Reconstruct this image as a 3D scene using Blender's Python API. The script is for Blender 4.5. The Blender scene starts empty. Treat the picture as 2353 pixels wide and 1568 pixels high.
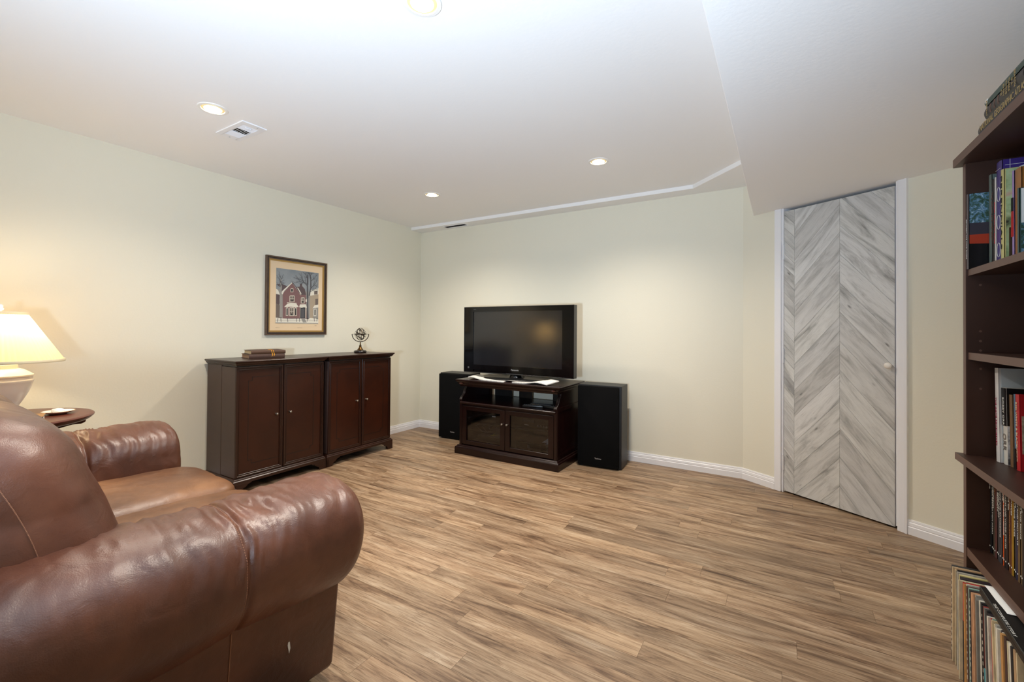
import bpy, bmesh, math, random
import numpy as np
from mathutils import Vector, Matrix, noise

random.seed(7)
S = bpy.context.scene
COL = S.collection
PI = math.pi
R = math.radians

# ------------------------------------------------------------------ camera
CAM = Vector((3.4284, -3.6751, 1.0832))
yaw, pitch, roll = R(-31.33), R(0.52), R(0.40)
fw = Vector((math.sin(yaw) * math.cos(pitch), math.cos(yaw) * math.cos(pitch), math.sin(pitch)))
rt = Vector((math.cos(yaw), -math.sin(yaw), 0))
up = rt.cross(fw)
rt2 = rt * math.cos(roll) + up * math.sin(roll)
up2 = -rt * math.sin(roll) + up * math.cos(roll)
cd = bpy.data.cameras.new('camera')
cd.sensor_fit = 'HORIZONTAL'
cd.sensor_width = 36.0
cd.lens = 36.0 * 1017.0 / 2353.0
cd.shift_y = -35.6 / 2353.0
cd.clip_start = 0.02
cam = bpy.data.objects.new('camera', cd)
COL.objects.link(cam)
m3 = Matrix((rt2, up2, -fw)).transposed()
cam.matrix_world = Matrix.Translation(CAM) @ m3.to_4x4()
S.camera = cam

# ------------------------------------------------------------------ world, exposure, lights
S.view_settings.view_transform = 'Standard'
S.view_settings.look = 'None'
S.view_settings.gamma = 1.0
S.view_settings.use_curve_mapping = False
S.view_settings.exposure = 0.06
try:
    S.cycles.max_bounces = 10
    S.cycles.diffuse_bounces = 7
    S.cycles.glossy_bounces = 4
    S.cycles.transmission_bounces = 6
    S.cycles.transparent_max_bounces = 8
    S.cycles.use_denoising = True
    S.cycles.caustics_reflective = False
    S.cycles.caustics_refractive = False
    S.cycles.sample_clamp_indirect = 6.0
except Exception:
    pass
W = bpy.data.worlds.new('world')
S.world = W
W.use_nodes = True
W.node_tree.nodes['Background'].inputs[0].default_value = (0.8, 0.9, 1.0, 1)
W.node_tree.nodes['Background'].inputs[1].default_value = 0.05

FLASH_W, POT_W, LAMP_W = 375.0, 106.0, 6.0


def light(name, kind, loc, energy, color, aim=None, **kw):
    l = bpy.data.lights.new(name, kind)
    l.energy = energy
    l.color = color
    for k, v in kw.items():
        setattr(l, k, v)
    o = bpy.data.objects.new(name, l)
    o.location = loc
    if aim is not None:
        d = Vector(aim) - Vector(loc)
        o.rotation_euler = d.to_track_quat('-Z', 'Y').to_euler()
    COL.objects.link(o)
    return o


# the photographer's flash, tilted up at the ceiling above and left of the camera
light('bounce_flash', 'SPOT', (3.05, -4.10, 0.95), FLASH_W, (0.64, 0.81, 1.0), aim=(2.35, -2.75, 2.18),
      spot_size=R(127), spot_blend=1.0, shadow_soft_size=0.08)

# ------------------------------------------------------------------ materials
def lin(c):
    out = []
    for v in c[:3]:
        v = v / 255.0
        out.append(v / 12.92 if v <= 0.04045 else ((v + 0.055) / 1.055) ** 2.4)
    return tuple(out) + (1.0,)


MATS = {}


def mat(name, rgb, rough=0.5, metal=0.0, spec=0.5, coat=0.0, bump=None, vary=None, emit=None, stretch=(1, 1, 1), coords='Object'):
    """plain procedural material; vary = (second rgb, scale, contrast), bump = (scale, strength)"""
    if name in MATS:
        return MATS[name]
    m = bpy.data.materials.new(name)
    m.use_nodes = True
    nt = m.node_tree
    b = nt.nodes['Principled BSDF']
    b.inputs['Base Color'].default_value = lin(rgb)
    b.inputs['Roughness'].default_value = rough
    b.inputs['Metallic'].default_value = metal
    b.inputs['Specular IOR Level'].default_value = spec
    if coat:
        b.inputs['Coat Weight'].default_value = coat
        b.inputs['Coat Roughness'].default_value = 0.12
    if emit:
        b.inputs['Emission Color'].default_value = lin(emit[0])
        b.inputs['Emission Strength'].default_value = emit[1]
    if vary or bump:
        tc = nt.nodes.new('ShaderNodeTexCoord')
        mp = nt.nodes.new('ShaderNodeMapping')
        mp.inputs['Scale'].default_value = stretch
        if coords == 'World':
            g = nt.nodes.new('ShaderNodeNewGeometry')
            nt.links.new(g.outputs['Position'], mp.inputs['Vector'])
        else:
            nt.links.new(tc.outputs[coords], mp.inputs['Vector'])
    if vary:
        rgb2, sc, con = vary
        n = nt.nodes.new('ShaderNodeTexNoise')
        n.inputs['Scale'].default_value = sc
        n.inputs['Detail'].default_value = 6
        n.inputs['Roughness'].default_value = 0.6
        nt.links.new(mp.outputs[0], n.inputs['Vector'])
        r = nt.nodes.new('ShaderNodeValToRGB')
        r.color_ramp.elements[0].position = 0.5 - con
        r.color_ramp.elements[1].position = 0.5 + con
        r.color_ramp.elements[0].color = lin(rgb)
        r.color_ramp.elements[1].color = lin(rgb2)
        nt.links.new(n.outputs['Fac'], r.inputs['Fac'])
        nt.links.new(r.outputs['Color'], b.inputs['Base Color'])
    if bump:
        n = nt.nodes.new('ShaderNodeTexNoise')
        n.inputs['Scale'].default_value = bump[0]
        n.inputs['Detail'].default_value = 4
        nt.links.new(mp.outputs[0], n.inputs['Vector'])
        bp = nt.nodes.new('ShaderNodeBump')
        bp.inputs['Strength'].default_value = bump[1]
        bp.inputs['Distance'].default_value = 0.01
        nt.links.new(n.outputs['Fac'], bp.inputs['Height'])
        nt.links.new(bp.outputs['Normal'], b.inputs['Normal'])
    MATS[name] = m
    return m


class NT:
    """tiny helper for longer node graphs"""
    def __init__(self, name):
        self.m = bpy.data.materials.new(name)
        self.m.use_nodes = True
        self.t = self.m.node_tree
        self.b = self.t.nodes['Principled BSDF']
        MATS[name] = self.m

    def n(self, typ, **kw):
        nd = self.t.nodes.new('ShaderNode' + typ)
        for k, v in kw.items():
            if isinstance(k, str) and hasattr(nd, k) and not k[0].isupper():
                setattr(nd, k, v)
            else:
                nd.inputs[k.replace('_', ' ')].default_value = v
        return nd

    def l(self, a, b):
        self.t.links.new(a, b)

    def ramp(self, fac, stops):
        r = self.t.nodes.new('ShaderNodeValToRGB')
        e = r.color_ramp.elements
        while len(e) < len(stops):
            e.new(0.5)
        for el, (p, c) in zip(e, stops):
            el.position = p
            el.color = lin(c)
        self.l(fac, r.inputs['Fac'])
        return r.outputs['Color']

    def mix(self, fac, a, b, blend='MIX'):
        x = self.t.nodes.new('ShaderNodeMix')
        x.data_type = 'RGBA'
        x.blend_type = blend
        for sock, val in ((x.inputs[0], fac), (x.inputs[6], a), (x.inputs[7], b)):
            if hasattr(val, 'is_linked'):
                self.l(val, sock)
            else:
                sock.default_value = val
        return x.outputs[2]

    def math(self, op, a, b=0.0, clamp=False):
        x = self.t.nodes.new('ShaderNodeMath')
        x.operation = op
        x.use_clamp = clamp
        for sock, val in ((x.inputs[0], a), (x.inputs[1], b)):
            if hasattr(val, 'is_linked'):
                self.l(val, sock)
            else:
                sock.default_value = val
        return x.outputs[0]


def floor_material():
    k = NT('vinyl plank')
    geo = k.n('NewGeometry')
    oi = k.n('ObjectInfo')
    sep = k.n('SeparateXYZ')
    k.l(geo.outputs['Position'], sep.inputs[0])
    rx = k.math('MULTIPLY', oi.outputs['Random'], 61.0)
    ry = k.math('MULTIPLY', oi.outputs['Random'], 37.0)

    def coord(sx, sy):
        c = k.n('CombineXYZ')
        k.l(k.math('ADD', k.math('MULTIPLY', sep.outputs['X'], sx), rx), c.inputs[0])
        k.l(k.math('ADD', k.math('MULTIPLY', sep.outputs['Y'], sy), ry), c.inputs[1])
        return c.outputs[0]
    a = k.n('TexNoise', Scale=1.0, Detail=8.0, Roughness=0.70, Distortion=0.9)
    k.l(coord(2.1, 17.0), a.inputs['Vector'])
    f = k.n('TexNoise', Scale=1.0, Detail=6.0, Roughness=0.75)
    k.l(coord(7.0, 150.0), f.inputs['Vector'])
    w = k.n('TexNoise', Scale=1.0, Detail=3.0, Roughness=0.5)
    k.l(coord(1.1, 5.0), w.inputs['Vector'])
    base = k.ramp(a.outputs['Fac'], [(0.26, (80, 60, 46)), (0.38, (122, 97, 75)), (0.46, (158, 132, 106)), (0.58, (182, 158, 131)), (0.70, (202, 182, 158))])
    fine = k.ramp(f.outputs['Fac'], [(0.30, (140, 126, 114)), (0.42, (214, 208, 202)), (0.52, (246, 246, 246)), (0.7, (255, 255, 255))])
    c = k.mix(0.8, base, fine, 'MULTIPLY')
    grey = k.ramp(w.outputs['Fac'], [(0.4, (255, 252, 248)), (0.62, (222, 222, 222))])
    c = k.mix(0.75, c, grey, 'MULTIPLY')
    tone = k.ramp(oi.outputs['Random'], [(0.0, (228, 226, 224)), (0.5, (255, 252, 247)), (1.0, (240, 236, 234))])
    c = k.mix(0.9, c, tone, 'MULTIPLY')
    cr = k.n('TexNoise', Scale=1.0, Detail=5.0, Roughness=0.6, Distortion=0.6)
    k.l(coord(1.5, 21.0), cr.inputs['Vector'])
    crack = k.ramp(k.math('ABSOLUTE', k.math('SUBTRACT', cr.outputs['Fac'], 0.47)), [(0.0, (120, 98, 80)), (0.010, (190, 172, 156)), (0.03, (255, 255, 255))])
    c = k.mix(0.45, c, crack, 'MULTIPLY')
    k.l(c, k.b.inputs['Base Color'])
    k.b.inputs['Roughness'].default_value = 0.42
    k.b.inputs['Specular IOR Level'].default_value = 0.35
    bp = k.n('Bump', Strength=0.15, Distance=0.002)
    k.l(f.outputs['Fac'], bp.inputs['Height'])
    k.l(bp.outputs['Normal'], k.b.inputs['Normal'])
    return k.m


def door_material():
    k = NT('pale barn wood')
    tc = k.n('TexCoord')
    oi = k.n('ObjectInfo')
    sep = k.n('SeparateXYZ')
    k.l(tc.outputs['Object'], sep.inputs[0])
    rx = k.math('MULTIPLY', oi.outputs['Random'], 53.0)

    def coord(sx, sy):
        c = k.n('CombineXYZ')
        k.l(k.math('ADD', k.math('MULTIPLY', sep.outputs['X'], sx), rx), c.inputs[0])
        k.l(k.math('ADD', k.math('MULTIPLY', sep.outputs['Z'], sy), rx), c.inputs[1])
        return c.outputs[0]
    a = k.n('TexNoise', Scale=1.0, Detail=6.0, Roughness=0.65, Distortion=0.7)
    k.l(coord(3.0, 20.0), a.inputs['Vector'])
    f = k.n('TexNoise', Scale=1.0, Detail=5.0, Roughness=0.7)
    k.l(coord(14.0, 240.0), f.inputs['Vector'])
    v = k.n('TexVoronoi', Scale=1.0)
    k.l(coord(5.0, 14.0), v.inputs['Vector'])
    base = k.ramp(a.outputs['Fac'], [(0.24, (120, 118, 116)), (0.38, (184, 183, 180)), (0.52, (216, 215, 212)), (0.7, (228, 227, 224))])
    fine = k.ramp(f.outputs['Fac'], [(0.3, (186, 185, 184)), (0.46, (250, 250, 250))])
    c = k.mix(0.6, base, fine, 'MULTIPLY')
    kn = k.ramp(v.outputs['Distance'], [(0.03, (96, 90, 86)), (0.10, (255, 255, 255))])
    c = k.mix(0.7, c, kn, 'MULTIPLY')
    tone = k.ramp(oi.outputs['Random'], [(0.0, (206, 206, 207)), (0.25, (255, 255, 255)), (0.5, (226, 225, 224)), (0.75, (250, 250, 248)), (1.0, (236, 236, 235))])
    c = k.mix(0.95, c, tone, 'MULTIPLY')
    k.l(c, k.b.inputs['Base Color'])
    k.b.inputs['Roughness'].default_value = 0.5
    return k.m


def leather_material():
    k = NT('brown leather')
    geo = k.n('NewGeometry')
    a = k.n('TexNoise', Scale=3.2, Detail=5.0, Roughness=0.6)
    k.l(geo.outputs['Position'], a.inputs['Vector'])
    c = k.ramp(a.outputs['Fac'], [(0.30, (66, 37, 26)), (0.52, (94, 55, 38)), (0.72, (116, 71, 49))])
    k.l(c, k.b.inputs['Base Color'])
    g = k.n('TexNoise', Scale=420.0, Detail=3.0)
    k.l(geo.outputs['Position'], g.inputs['Vector'])
    w = k.n('TexNoise', Scale=16.0, Detail=4.0, Distortion=1.2)
    k.l(geo.outputs['Position'], w.inputs['Vector'])
    h = k.math('ADD', k.math('MULTIPLY', g.outputs['Fac'], 0.10), k.math('MULTIPLY', w.outputs['Fac'], 0.55))
    bp = k.n('Bump', Strength=0.32, Distance=0.012)
    k.l(h, bp.inputs['Height'])
    k.l(bp.outputs['Normal'], k.b.inputs['Normal'])
    rr = k.n('MapRange')
    rr.inputs['To Min'].default_value = 0.33
    rr.inputs['To Max'].default_value = 0.47
    k.l(w.outputs['Fac'], rr.inputs['Value'])
    k.l(rr.outputs[0], k.b.inputs['Roughness'])
    k.b.inputs['Specular IOR Level'].default_value = 0.55
    return k.m


def worn_leather_material():
    m = MATS['brown leather'].copy()
    m.name = 'worn tan leather'
    for n in m.node_tree.nodes:
        if n.type == 'VALTORGB':
            for e, c in zip(n.color_ramp.elements, ((84, 53, 33), (116, 77, 48), (146, 102, 65))):
                e.color = lin(c)
    MATS[m.name] = m
    return m


def glass_material(name, tint, refl=0.10):
    m = bpy.data.materials.new(name)
    m.use_nodes = True
    t = m.node_tree
    t.nodes.clear()
    out = t.nodes.new('ShaderNodeOutputMaterial')
    tr = t.nodes.new('ShaderNodeBsdfTransparent')
    tr.inputs[0].default_value = lin(tint)
    gl = t.nodes.new('ShaderNodeBsdfGlossy')
    gl.inputs['Roughness'].default_value = 0.03
    mx = t.nodes.new('ShaderNodeMixShader')
    fr = t.nodes.new('ShaderNodeFresnel')
    fr.inputs[0].default_value = 1.5
    t.links.new(fr.outputs[0], mx.inputs[0])
    t.links.new(tr.outputs[0], mx.inputs[1])
    t.links.new(gl.outputs[0], mx.inputs[2])
    t.links.new(mx.outputs[0], out.inputs[0])
    MATS[name] = m
    return m


def shade_material():
    m = bpy.data.materials.new('pleated shade cloth')
    m.use_nodes = True
    t = m.node_tree
    t.nodes.clear()
    out = t.nodes.new('ShaderNodeOutputMaterial')
    df = t.nodes.new('ShaderNodeBsdfDiffuse')
    df.inputs[0].default_value = lin((238, 226, 196))
    tl = t.nodes.new('ShaderNodeBsdfTranslucent')
    tl.inputs[0].default_value = lin((255, 228, 166))
    mx = t.nodes.new('ShaderNodeMixShader')
    mx.inputs[0].default_value = 0.55
    t.links.new(df.outputs[0], mx.inputs[1])
    t.links.new(tl.outputs[0], mx.inputs[2])
    t.links.new(mx.outputs[0], out.inputs[0])
    MATS['shade'] = m
    return m


M_wall = mat('sage wall paint', (226, 221, 203), 0.62, spec=0.25, bump=(90, 0.05), coords='World')
M_ceil = mat('white ceiling paint', (240, 238, 236), 0.75, spec=0.2, bump=(60, 0.05), coords='World')
M_trim = mat('white trim paint', (235, 234, 236), 0.35)
M_sub = mat('dark subfloor', (52, 42, 34), 0.8)
M_void = mat('shade coloured closet', (40, 38, 36), 0.9)  # near black: shade seen through the door gaps put into the colour
M_floor = floor_material()
M_door = door_material()
M_leather = leather_material()
M_worn = worn_leather_material()
M_stitch = mat('tan thread', (150, 104, 78), 0.6)
M_piping = mat('dark leather seam', (44, 25, 18), 0.5)
M_glass = glass_material('cabinet glass', (222, 222, 222))
M_picglass = glass_material('picture glass', (250, 250, 250))
M_shade = shade_material()
M_mahog = mat('mahogany', (34, 17, 11), 0.30, vary=((52, 26, 16), 5.0, 0.25), spec=0.45, stretch=(1, 1, 0.5), coords='World')
M_mahog_panel = mat('burl mahogany', (36, 16, 9), 0.30, vary=((60, 27, 14), 4.0, 0.3), spec=0.4, coords='World')
M_mahog_sheen = mat('mahogany side', (62, 46, 41), 0.42, vary=((72, 54, 48), 8.0, 0.3), coords='World')  # greyer than the fronts: reflected sheen on the sides put into the colour
M_inlay = mat('black inlay', (20, 11, 8), 0.4)
M_cherry = mat('dark cherry', (19, 7, 6), 0.25, vary=((30, 10, 8), 6.0, 0.3), spec=0.4, stretch=(0.4, 1, 1), coords='World')
M_cherry_in = mat('cherry interior', (11, 7, 6), 0.5)
M_laminate = mat('walnut laminate', (54, 33, 24), 0.42, vary=((64, 40, 29), 5.0, 0.3), stretch=(1, 0.3, 1), coords='World')
M_edge = mat('lit laminate edge', (98, 72, 60), 0.5)  # paler than the boards: light on the front edges put into the colour
M_black = mat('black vinyl', (13, 13, 13), 0.45, vary=((19, 19, 19), 120, 0.3), bump=(300, 0.15))
M_cloth = mat('black speaker cloth', (6, 6, 7), 0.9, spec=0.15, bump=(900, 0.4))
M_gloss = mat('piano black', (7, 7, 8), 0.10, spec=0.5)
M_blackp = mat('black plastic', (15, 15, 16), 0.32)
M_greyp = mat('grey plastic', (74, 76, 78), 0.45)
M_screen = mat('plasma screen', (22, 23, 26), 0.15, spec=0.8)
M_silver = mat('silver lettering', (196, 196, 196), 0.35, metal=0.4)
M_white = mat('white paper', (232, 231, 226), 0.7)
M_news = mat('newsprint', (234, 230, 224), 0.8, vary=((206, 202, 196), 90, 0.12))
M_brass = mat('aged brass', (120, 92, 52), 0.32, metal=1.0, vary=((78, 56, 34), 30, 0.3))
M_bronze = mat('dark bronze', (58, 46, 34), 0.38, metal=0.9)
M_pewter = mat('pewter', (150, 142, 132), 0.3, metal=1.0)
M_ebony = mat('ebony', (30, 23, 20), 0.22, spec=0.6)
M_ceramic = mat('cream ceramic', (236, 228, 218), 0.30, coat=0.3)
M_table = mat('table mahogany', (76, 35, 25), 0.30, vary=((92, 44, 31), 7, 0.3), stretch=(0.4, 1, 1))
M_gilt = mat('gilt', (188, 152, 88), 0.42, metal=0.5)
M_frame = mat('walnut frame', (78, 60, 48), 0.4, vary=((98, 78, 62), 30, 0.3))
M_mat = mat('cream mat board', (226, 200, 164), 0.85)
M_bulb = mat('lit bulb', (255, 240, 210), 0.5, emit=((255, 236, 196), 26.0))
M_potring = mat('white can trim', (236, 232, 226), 0.4)
M_potin = mat('gold can baffle', (238, 214, 160), 0.4)
M_lampbulb = mat('lit lamp bulb', (255, 230, 180), 0.5, emit=((255, 214, 150), 10.0))
M_crystal = mat('crystal finial', (225, 228, 235), 0.05, spec=1.0, coat=0.5)


# ------------------------------------------------------------------ mesh building
class MB:
    def __init__(self):
        self.v, self.f, self.mi = [], [], []

    def add(self, vs, fs, mi=0):
        o = len(self.v)
        self.v += [tuple(p) for p in vs]
        for f in fs:
            self.f.append([i + o for i in f])
            self.mi.append(mi)
        return self

    def box(self, x0, x1, y0, y1, z0, z1, mi=0):
        vs = [(x0, y0, z0), (x1, y0, z0), (x1, y1, z0), (x0, y1, z0), (x0, y0, z1), (x1, y0, z1), (x1, y1, z1), (x0, y1, z1)]
        return self.add(vs, [(0, 3, 2, 1), (4, 5, 6, 7), (0, 1, 5, 4), (1, 2, 6, 5), (2, 3, 7, 6), (3, 0, 4, 7)], mi)

    def prism(self, poly, z0, z1, axis='Z', mi=0):
        """poly: 2D points; extruded along axis. axis Z: (x,y); X: (y,z); Y: (x,z)"""
        n = len(poly)

        def P(a, b, c):
            return {'Z': (a, b, c), 'X': (c, a, b), 'Y': (a, c, b)}[axis]
        vs = [P(a, b, z0) for a, b in poly] + [P(a, b, z1) for a, b in poly]
        area = sum(poly[i][0] * poly[(i + 1) % n][1] - poly[(i + 1) % n][0] * poly[i][1] for i in range(n))
        flip = (area < 0) != (axis == 'Y')
        fs = [list(range(n - 1, -1, -1)), list(range(n, 2 * n))]
        fs += [(i, (i + 1) % n, n + (i + 1) % n, n + i) for i in range(n)]
        if flip:
            fs = [list(reversed(f)) for f in fs]
        return self.add(vs, fs, mi)

    def lathe(self, prof, c=(0, 0, 0), seg=32, mi=0, closed=False):
        """prof: (r, z) list"""
        vs, fs = [], []
        for r, z in prof:
            for i in range(seg):
                a = 2 * PI * i / seg
                vs.append((c[0] + r * math.cos(a), c[1] + r * math.sin(a), c[2] + z))
        for j in range(len(prof) - 1):
            for i in range(seg):
                a, b = j * seg + i, j * seg + (i + 1) % seg
                fs.append((a, b, b + seg, a + seg))
        if not closed:
            fs.append(list(range(seg - 1, -1, -1)))
            fs.append([(len(prof) - 1) * seg + i for i in range(seg)])
        return self.add(vs, fs, mi)

    def tube(self, path, r, seg=8, mi=0, closed=False, flat=1.0):
        pts = [Vector(p) for p in path]
        n = len(pts)
        vs, fs = [], []
        prev = None
        for i, p in enumerate(pts):
            if closed:
                d = (pts[(i + 1) % n] - pts[i - 1]).normalized()
            else:
                d = (pts[min(i + 1, n - 1)] - pts[max(i - 1, 0)]).normalized()
            if prev is None:
                a = Vector((0, 0, 1)) if abs(d.z) < 0.9 else Vector((1, 0, 0))
                u = d.cross(a).normalized()
            else:
                u = (prev - d * prev.dot(d)).normalized()
            prev = u
            w = d.cross(u)
            rr = r[i] if isinstance(r, (list, tuple)) else r
            for k in range(seg):
                t = 2 * PI * k / seg
                vs.append(p + u * rr * math.cos(t) + w * rr * flat * math.sin(t))
        m = n if closed else n - 1
        for i in range(m):
            for k in range(seg):
                a, b = i * seg + k, i * seg + (k + 1) % seg
                c, d2 = ((i + 1) % n) * seg + (k + 1) % seg, ((i + 1) % n) * seg + k
                fs.append((a, b, c, d2))
        if not closed:
            fs.append(list(range(seg - 1, -1, -1)))
            fs.append([(n - 1) * seg + k for k in range(seg)])
        return self.add(vs, fs, mi)

    def grid(self, rows, closed_u=False, cap=False, mi=0):
        """rows: list of equal-length point lists"""
        n, m = len(rows), len(rows[0])
        vs = [p for r_ in rows for p in r_]
        fs = []
        for j in range(n - 1):
            for i in range(m if closed_u else m - 1):
                a, b = j * m + i, j * m + (i + 1) % m
                fs.append((a, b, b + m, a + m))
        if cap:
            fs.append(list(range(m - 1, -1, -1)))
            fs.append([(n - 1) * m + i for i in range(m)])
        return self.add(vs, fs, mi)

    def mesh(self, name, mats, off=(0, 0, 0), bevel=0.0, smooth=None, segs=1):
        me = bpy.data.meshes.new(name)
        vs = [(p[0] - off[0], p[1] - off[1], p[2] - off[2]) for p in self.v]
        me.from_pydata(vs, [], self.f)
        mats = mats if isinstance(mats, (list, tuple)) else [mats]
        for m in mats:
            me.materials.append(m)
        me.polygons.foreach_set('material_index', self.mi)
        if bevel:
            bm = bmesh.new()
            bm.from_mesh(me)
            bmesh.ops.remove_doubles(bm, verts=bm.verts, dist=1e-6)
            es = [e for e in bm.edges if len(e.link_faces) == 2 and e.calc_face_angle(0) > 0.6]
            bmesh.ops.bevel(bm, geom=es, offset=bevel, segments=segs, affect='EDGES', profile=0.5, clamp_overlap=True)
            bm.to_mesh(me)
            bm.free()
        if smooth:
            me.polygons.foreach_set('use_smooth', [True] * len(me.polygons))
            me.set_sharp_from_angle(angle=R(smooth))
        me.update()
        return me

    def build(self, name, mats, parent=None, loc=None, rotz=0.0, off=None, bevel=0.0, smooth=None, segs=1, local=False):
        """vertices are in world coordinates unless local; the object's origin sits at its parent's origin"""
        if off is None:
            off = (0, 0, 0) if (local or parent is None) else base_of(parent)
        me = self.mesh(name, mats, off, bevel, smooth, segs)
        o = bpy.data.objects.new(name, me)
        COL.objects.link(o)
        if parent:
            o.parent = parent
        if loc is not None:
            o.location = loc
        if rotz:
            o.rotation_euler = (0, 0, rotz)
        return o


def base_of(o):
    p = Vector((0, 0, 0))
    while o:
        p = p + o.location
        o = o.parent
    return p


def tag(o, label=None, cat=None, group=None, kind=None):
    if label:
        o['label'] = label
    if cat:
        o['category'] = cat
    if group:
        o['group'] = group
    if kind:
        o['kind'] = kind
    return o


def thing(name, label, cat, loc=(0, 0, 0), rotz=0.0, group=None):
    o = bpy.data.objects.new(name, None)
    o.empty_display_size = 0.05
    COL.objects.link(o)
    o.location = loc
    o.rotation_euler = (0, 0, rotz)
    return tag(o, label, cat, group)


def copy_tree(o, parent=None):
    c = o.copy()
    COL.objects.link(c)
    if parent:
        c.parent = parent
    for ch in list(o.children):
        copy_tree(ch, c)
    return c


def text_mesh(txt, size, extrude=0.0003, align='LEFT', shear=0.0, space=1.0):
    cu = bpy.data.curves.new('lettering', 'FONT')
    cu.body = txt
    cu.size = size
    cu.extrude = extrude
    cu.align_x = align
    cu.align_y = 'CENTER'
    cu.shear = shear
    cu.space_character = space
    cu.resolution_u = 2
    o = bpy.data.objects.new('tmp', cu)
    COL.objects.link(o)
    dg = bpy.context.evaluated_depsgraph_get()
    me = bpy.data.meshes.new_from_object(o.evaluated_get(dg))
    bpy.data.objects.remove(o)
    bpy.data.curves.remove(cu)
    return me


def text(name, txt, size, parent, loc, xdir, ydir, material, width=None, align='LEFT', shear=0.0):
    """flat lettering; xdir = reading direction, ydir = up of the letters (in parent space)"""
    me = text_mesh(txt, size, align=align, shear=shear)
    me.materials.clear()
    me.materials.append(material)
    x, y = Vector(xdir).normalized(), Vector(ydir).normalized()
    z = x.cross(y)
    sx = 1.0
    if width:
        xs = [v.co.x for v in me.vertices]
        w = max(xs) - min(xs)
        sx = width / w if w > 0 else 1.0
    mtx = Matrix((x * sx, y, z)).transposed()
    for v in me.vertices:
        v.co = mtx @ v.co
    o = bpy.data.objects.new(name, me)
    COL.objects.link(o)
    o.parent = parent
    o.location = loc
    return o


def nz(x, y, z):
    return noise.noise(Vector((x, y, z)))


# ------------------------------------------------------------------ room shell
ZC, ZS, ZB = 2.18, 2.15, 1.917
XB, XR, YR = 3.255, 4.215, -5.3
A0 = Vector((3.187, 0, 0))
SD = Vector((0.8475, -0.5308, 0))
ANG = math.atan2(SD.y, SD.x)
SLEN = 1.213
CORNER = A0 + SD * SLEN

# floor: subfloor plus planks laid along the back wall
fl = MB().box(-0.1, 4.4, YR - 0.1, 0.9, -0.06, -0.004).build('floor', M_sub)
tag(fl, 'brown wood look vinyl plank floor', None, kind='structure')
unit = MB().box(0, 1, 0, 1, 0, 1).mesh('plank', M_floor)
PW = 0.0915
rnd = random.Random(3)
hidden = MB()
y = 0.0
row = 0
while y > YR:
    y0, y1 = y - PW, y
    x = -rnd.uniform(0.0, 1.0)
    # the strip of floor the room covers at this depth
    xmax = XR if y1 < CORNER.y else min(XR, A0.x + (-y0) / 0.5308 * 0.8475 + 0.02)
    while x < xmax:
        L = rnd.choice((0.92, 1.22, 1.22, 0.61))
        a, b = max(x, 0.0), min(x + L, xmax)
        if b - a > 0.03:
            if y0 > -3.05 and not (y1 < -2.65 and b < 2.0):
                o = bpy.data.objects.new('plank', unit)
                COL.objects.link(o)
                o.parent = fl
                o.location = (a, y0 + 0.0004, -0.004)
                o.scale = (b - a - 0.0007, PW - 0.0008, 0.004)
            else:
                hidden.box(a, b - 0.0007, y0 + 0.0004, y1 - 0.0004, -0.004, 0.0)
        x += L
    y -= PW
    row += 1
tag(hidden.build('plank_field', M_floor, fl), None, None, kind='stuff')


def struct(name, mb, m, label=None, **kw):
    o = mb.build(name, m, **kw)
    return tag(o, label, None, kind='structure')


struct('wall_left', MB().box(-0.1, 0, YR - 0.1, 0.1, -0.06, 2.3), M_wall, 'pale sage painted wall behind the cabinets and lamp')
struct('wall_back', MB().box(-0.1, A0.x, 0, 0.1, -0.06, 2.3), M_wall, 'pale sage painted wall behind the television')
struct('wall_right', MB().box(XR, XR + 0.1, YR - 0.1, CORNER.y, -0.06, 2.3), M_wall, 'painted wall behind the bookshelf')
struct('wall_rear', MB().box(-0.1, XR + 0.1, YR - 0.1, YR, -0.06, 2.3), M_wall, 'painted wall behind the viewpoint')
# angled wall around the door, built in its own frame: x along the wall, y into it
aw = MB()
D0, D1, DT = 0.303, 0.918, 1.895
aw.box(0, D0 - 0.012, 0, 0.1, -0.06, 2.3).box(D1 + 0.012, SLEN, 0, 0.1, -0.06, 2.3).box(D0 - 0.012, D1 + 0.012, 0, 0.1, ZB + 0.003, 2.3)
struct('wall_angled', aw, M_wall, 'short angled wall holding the chevron door', loc=A0, rotz=ANG)
cl = MB()  # unseen box added behind the door so the gaps around it stay dark
cl.box(D0 - 0.1, D0 - 0.012, 0.1, 0.6, -0.06, 2.3).box(D1 + 0.012, D1 + 0.1, 0.1, 0.6, -0.06, 2.3).box(D0 - 0.1, D1 + 0.1, 0.6, 0.65, -0.06, 2.3)
cl.box(D0 - 0.1, D1 + 0.1, 0.1, 0.6, 2.2, 2.3)
struct('wall_closet', cl, M_void, 'shade coloured closet behind the chevron door', loc=A0, rotz=ANG)

struct('ceiling', MB().box(-0.1, XB, YR - 0.1, 0.1, ZC, ZC + 0.12), M_ceil, 'white main ceiling with recessed lights')
bk = MB().prism([(XB, YR - 0.1), (XR + 0.1, YR - 0.1), (XR + 0.1, 0.1), (XB, 0.1)], ZB, ZC + 0.12)
struct('ceiling_bulkhead', bk, M_ceil, 'lowered white ceiling bulkhead over the door and bookshelf', bevel=0.003)
sof = MB().prism([(0, 0), (0, -0.16), (2.86, -0.147), (3.254, -0.56), (3.254, 0.05), (0, 0.05)], ZS, ZC + 0.02)
struct('ceiling_soffit', sof, M_ceil, 'shallow white soffit along the back wall', bevel=0.002)

# baseboards
BP = [(0, 0), (0.013, 0), (0.013, 0.040), (0.010, 0.044), (0.012, 0.048), (0.010, 0.062), (0.0065, 0.066), (0.0075, 0.070), (0.005, 0.079), (0, 0.079)]


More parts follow.
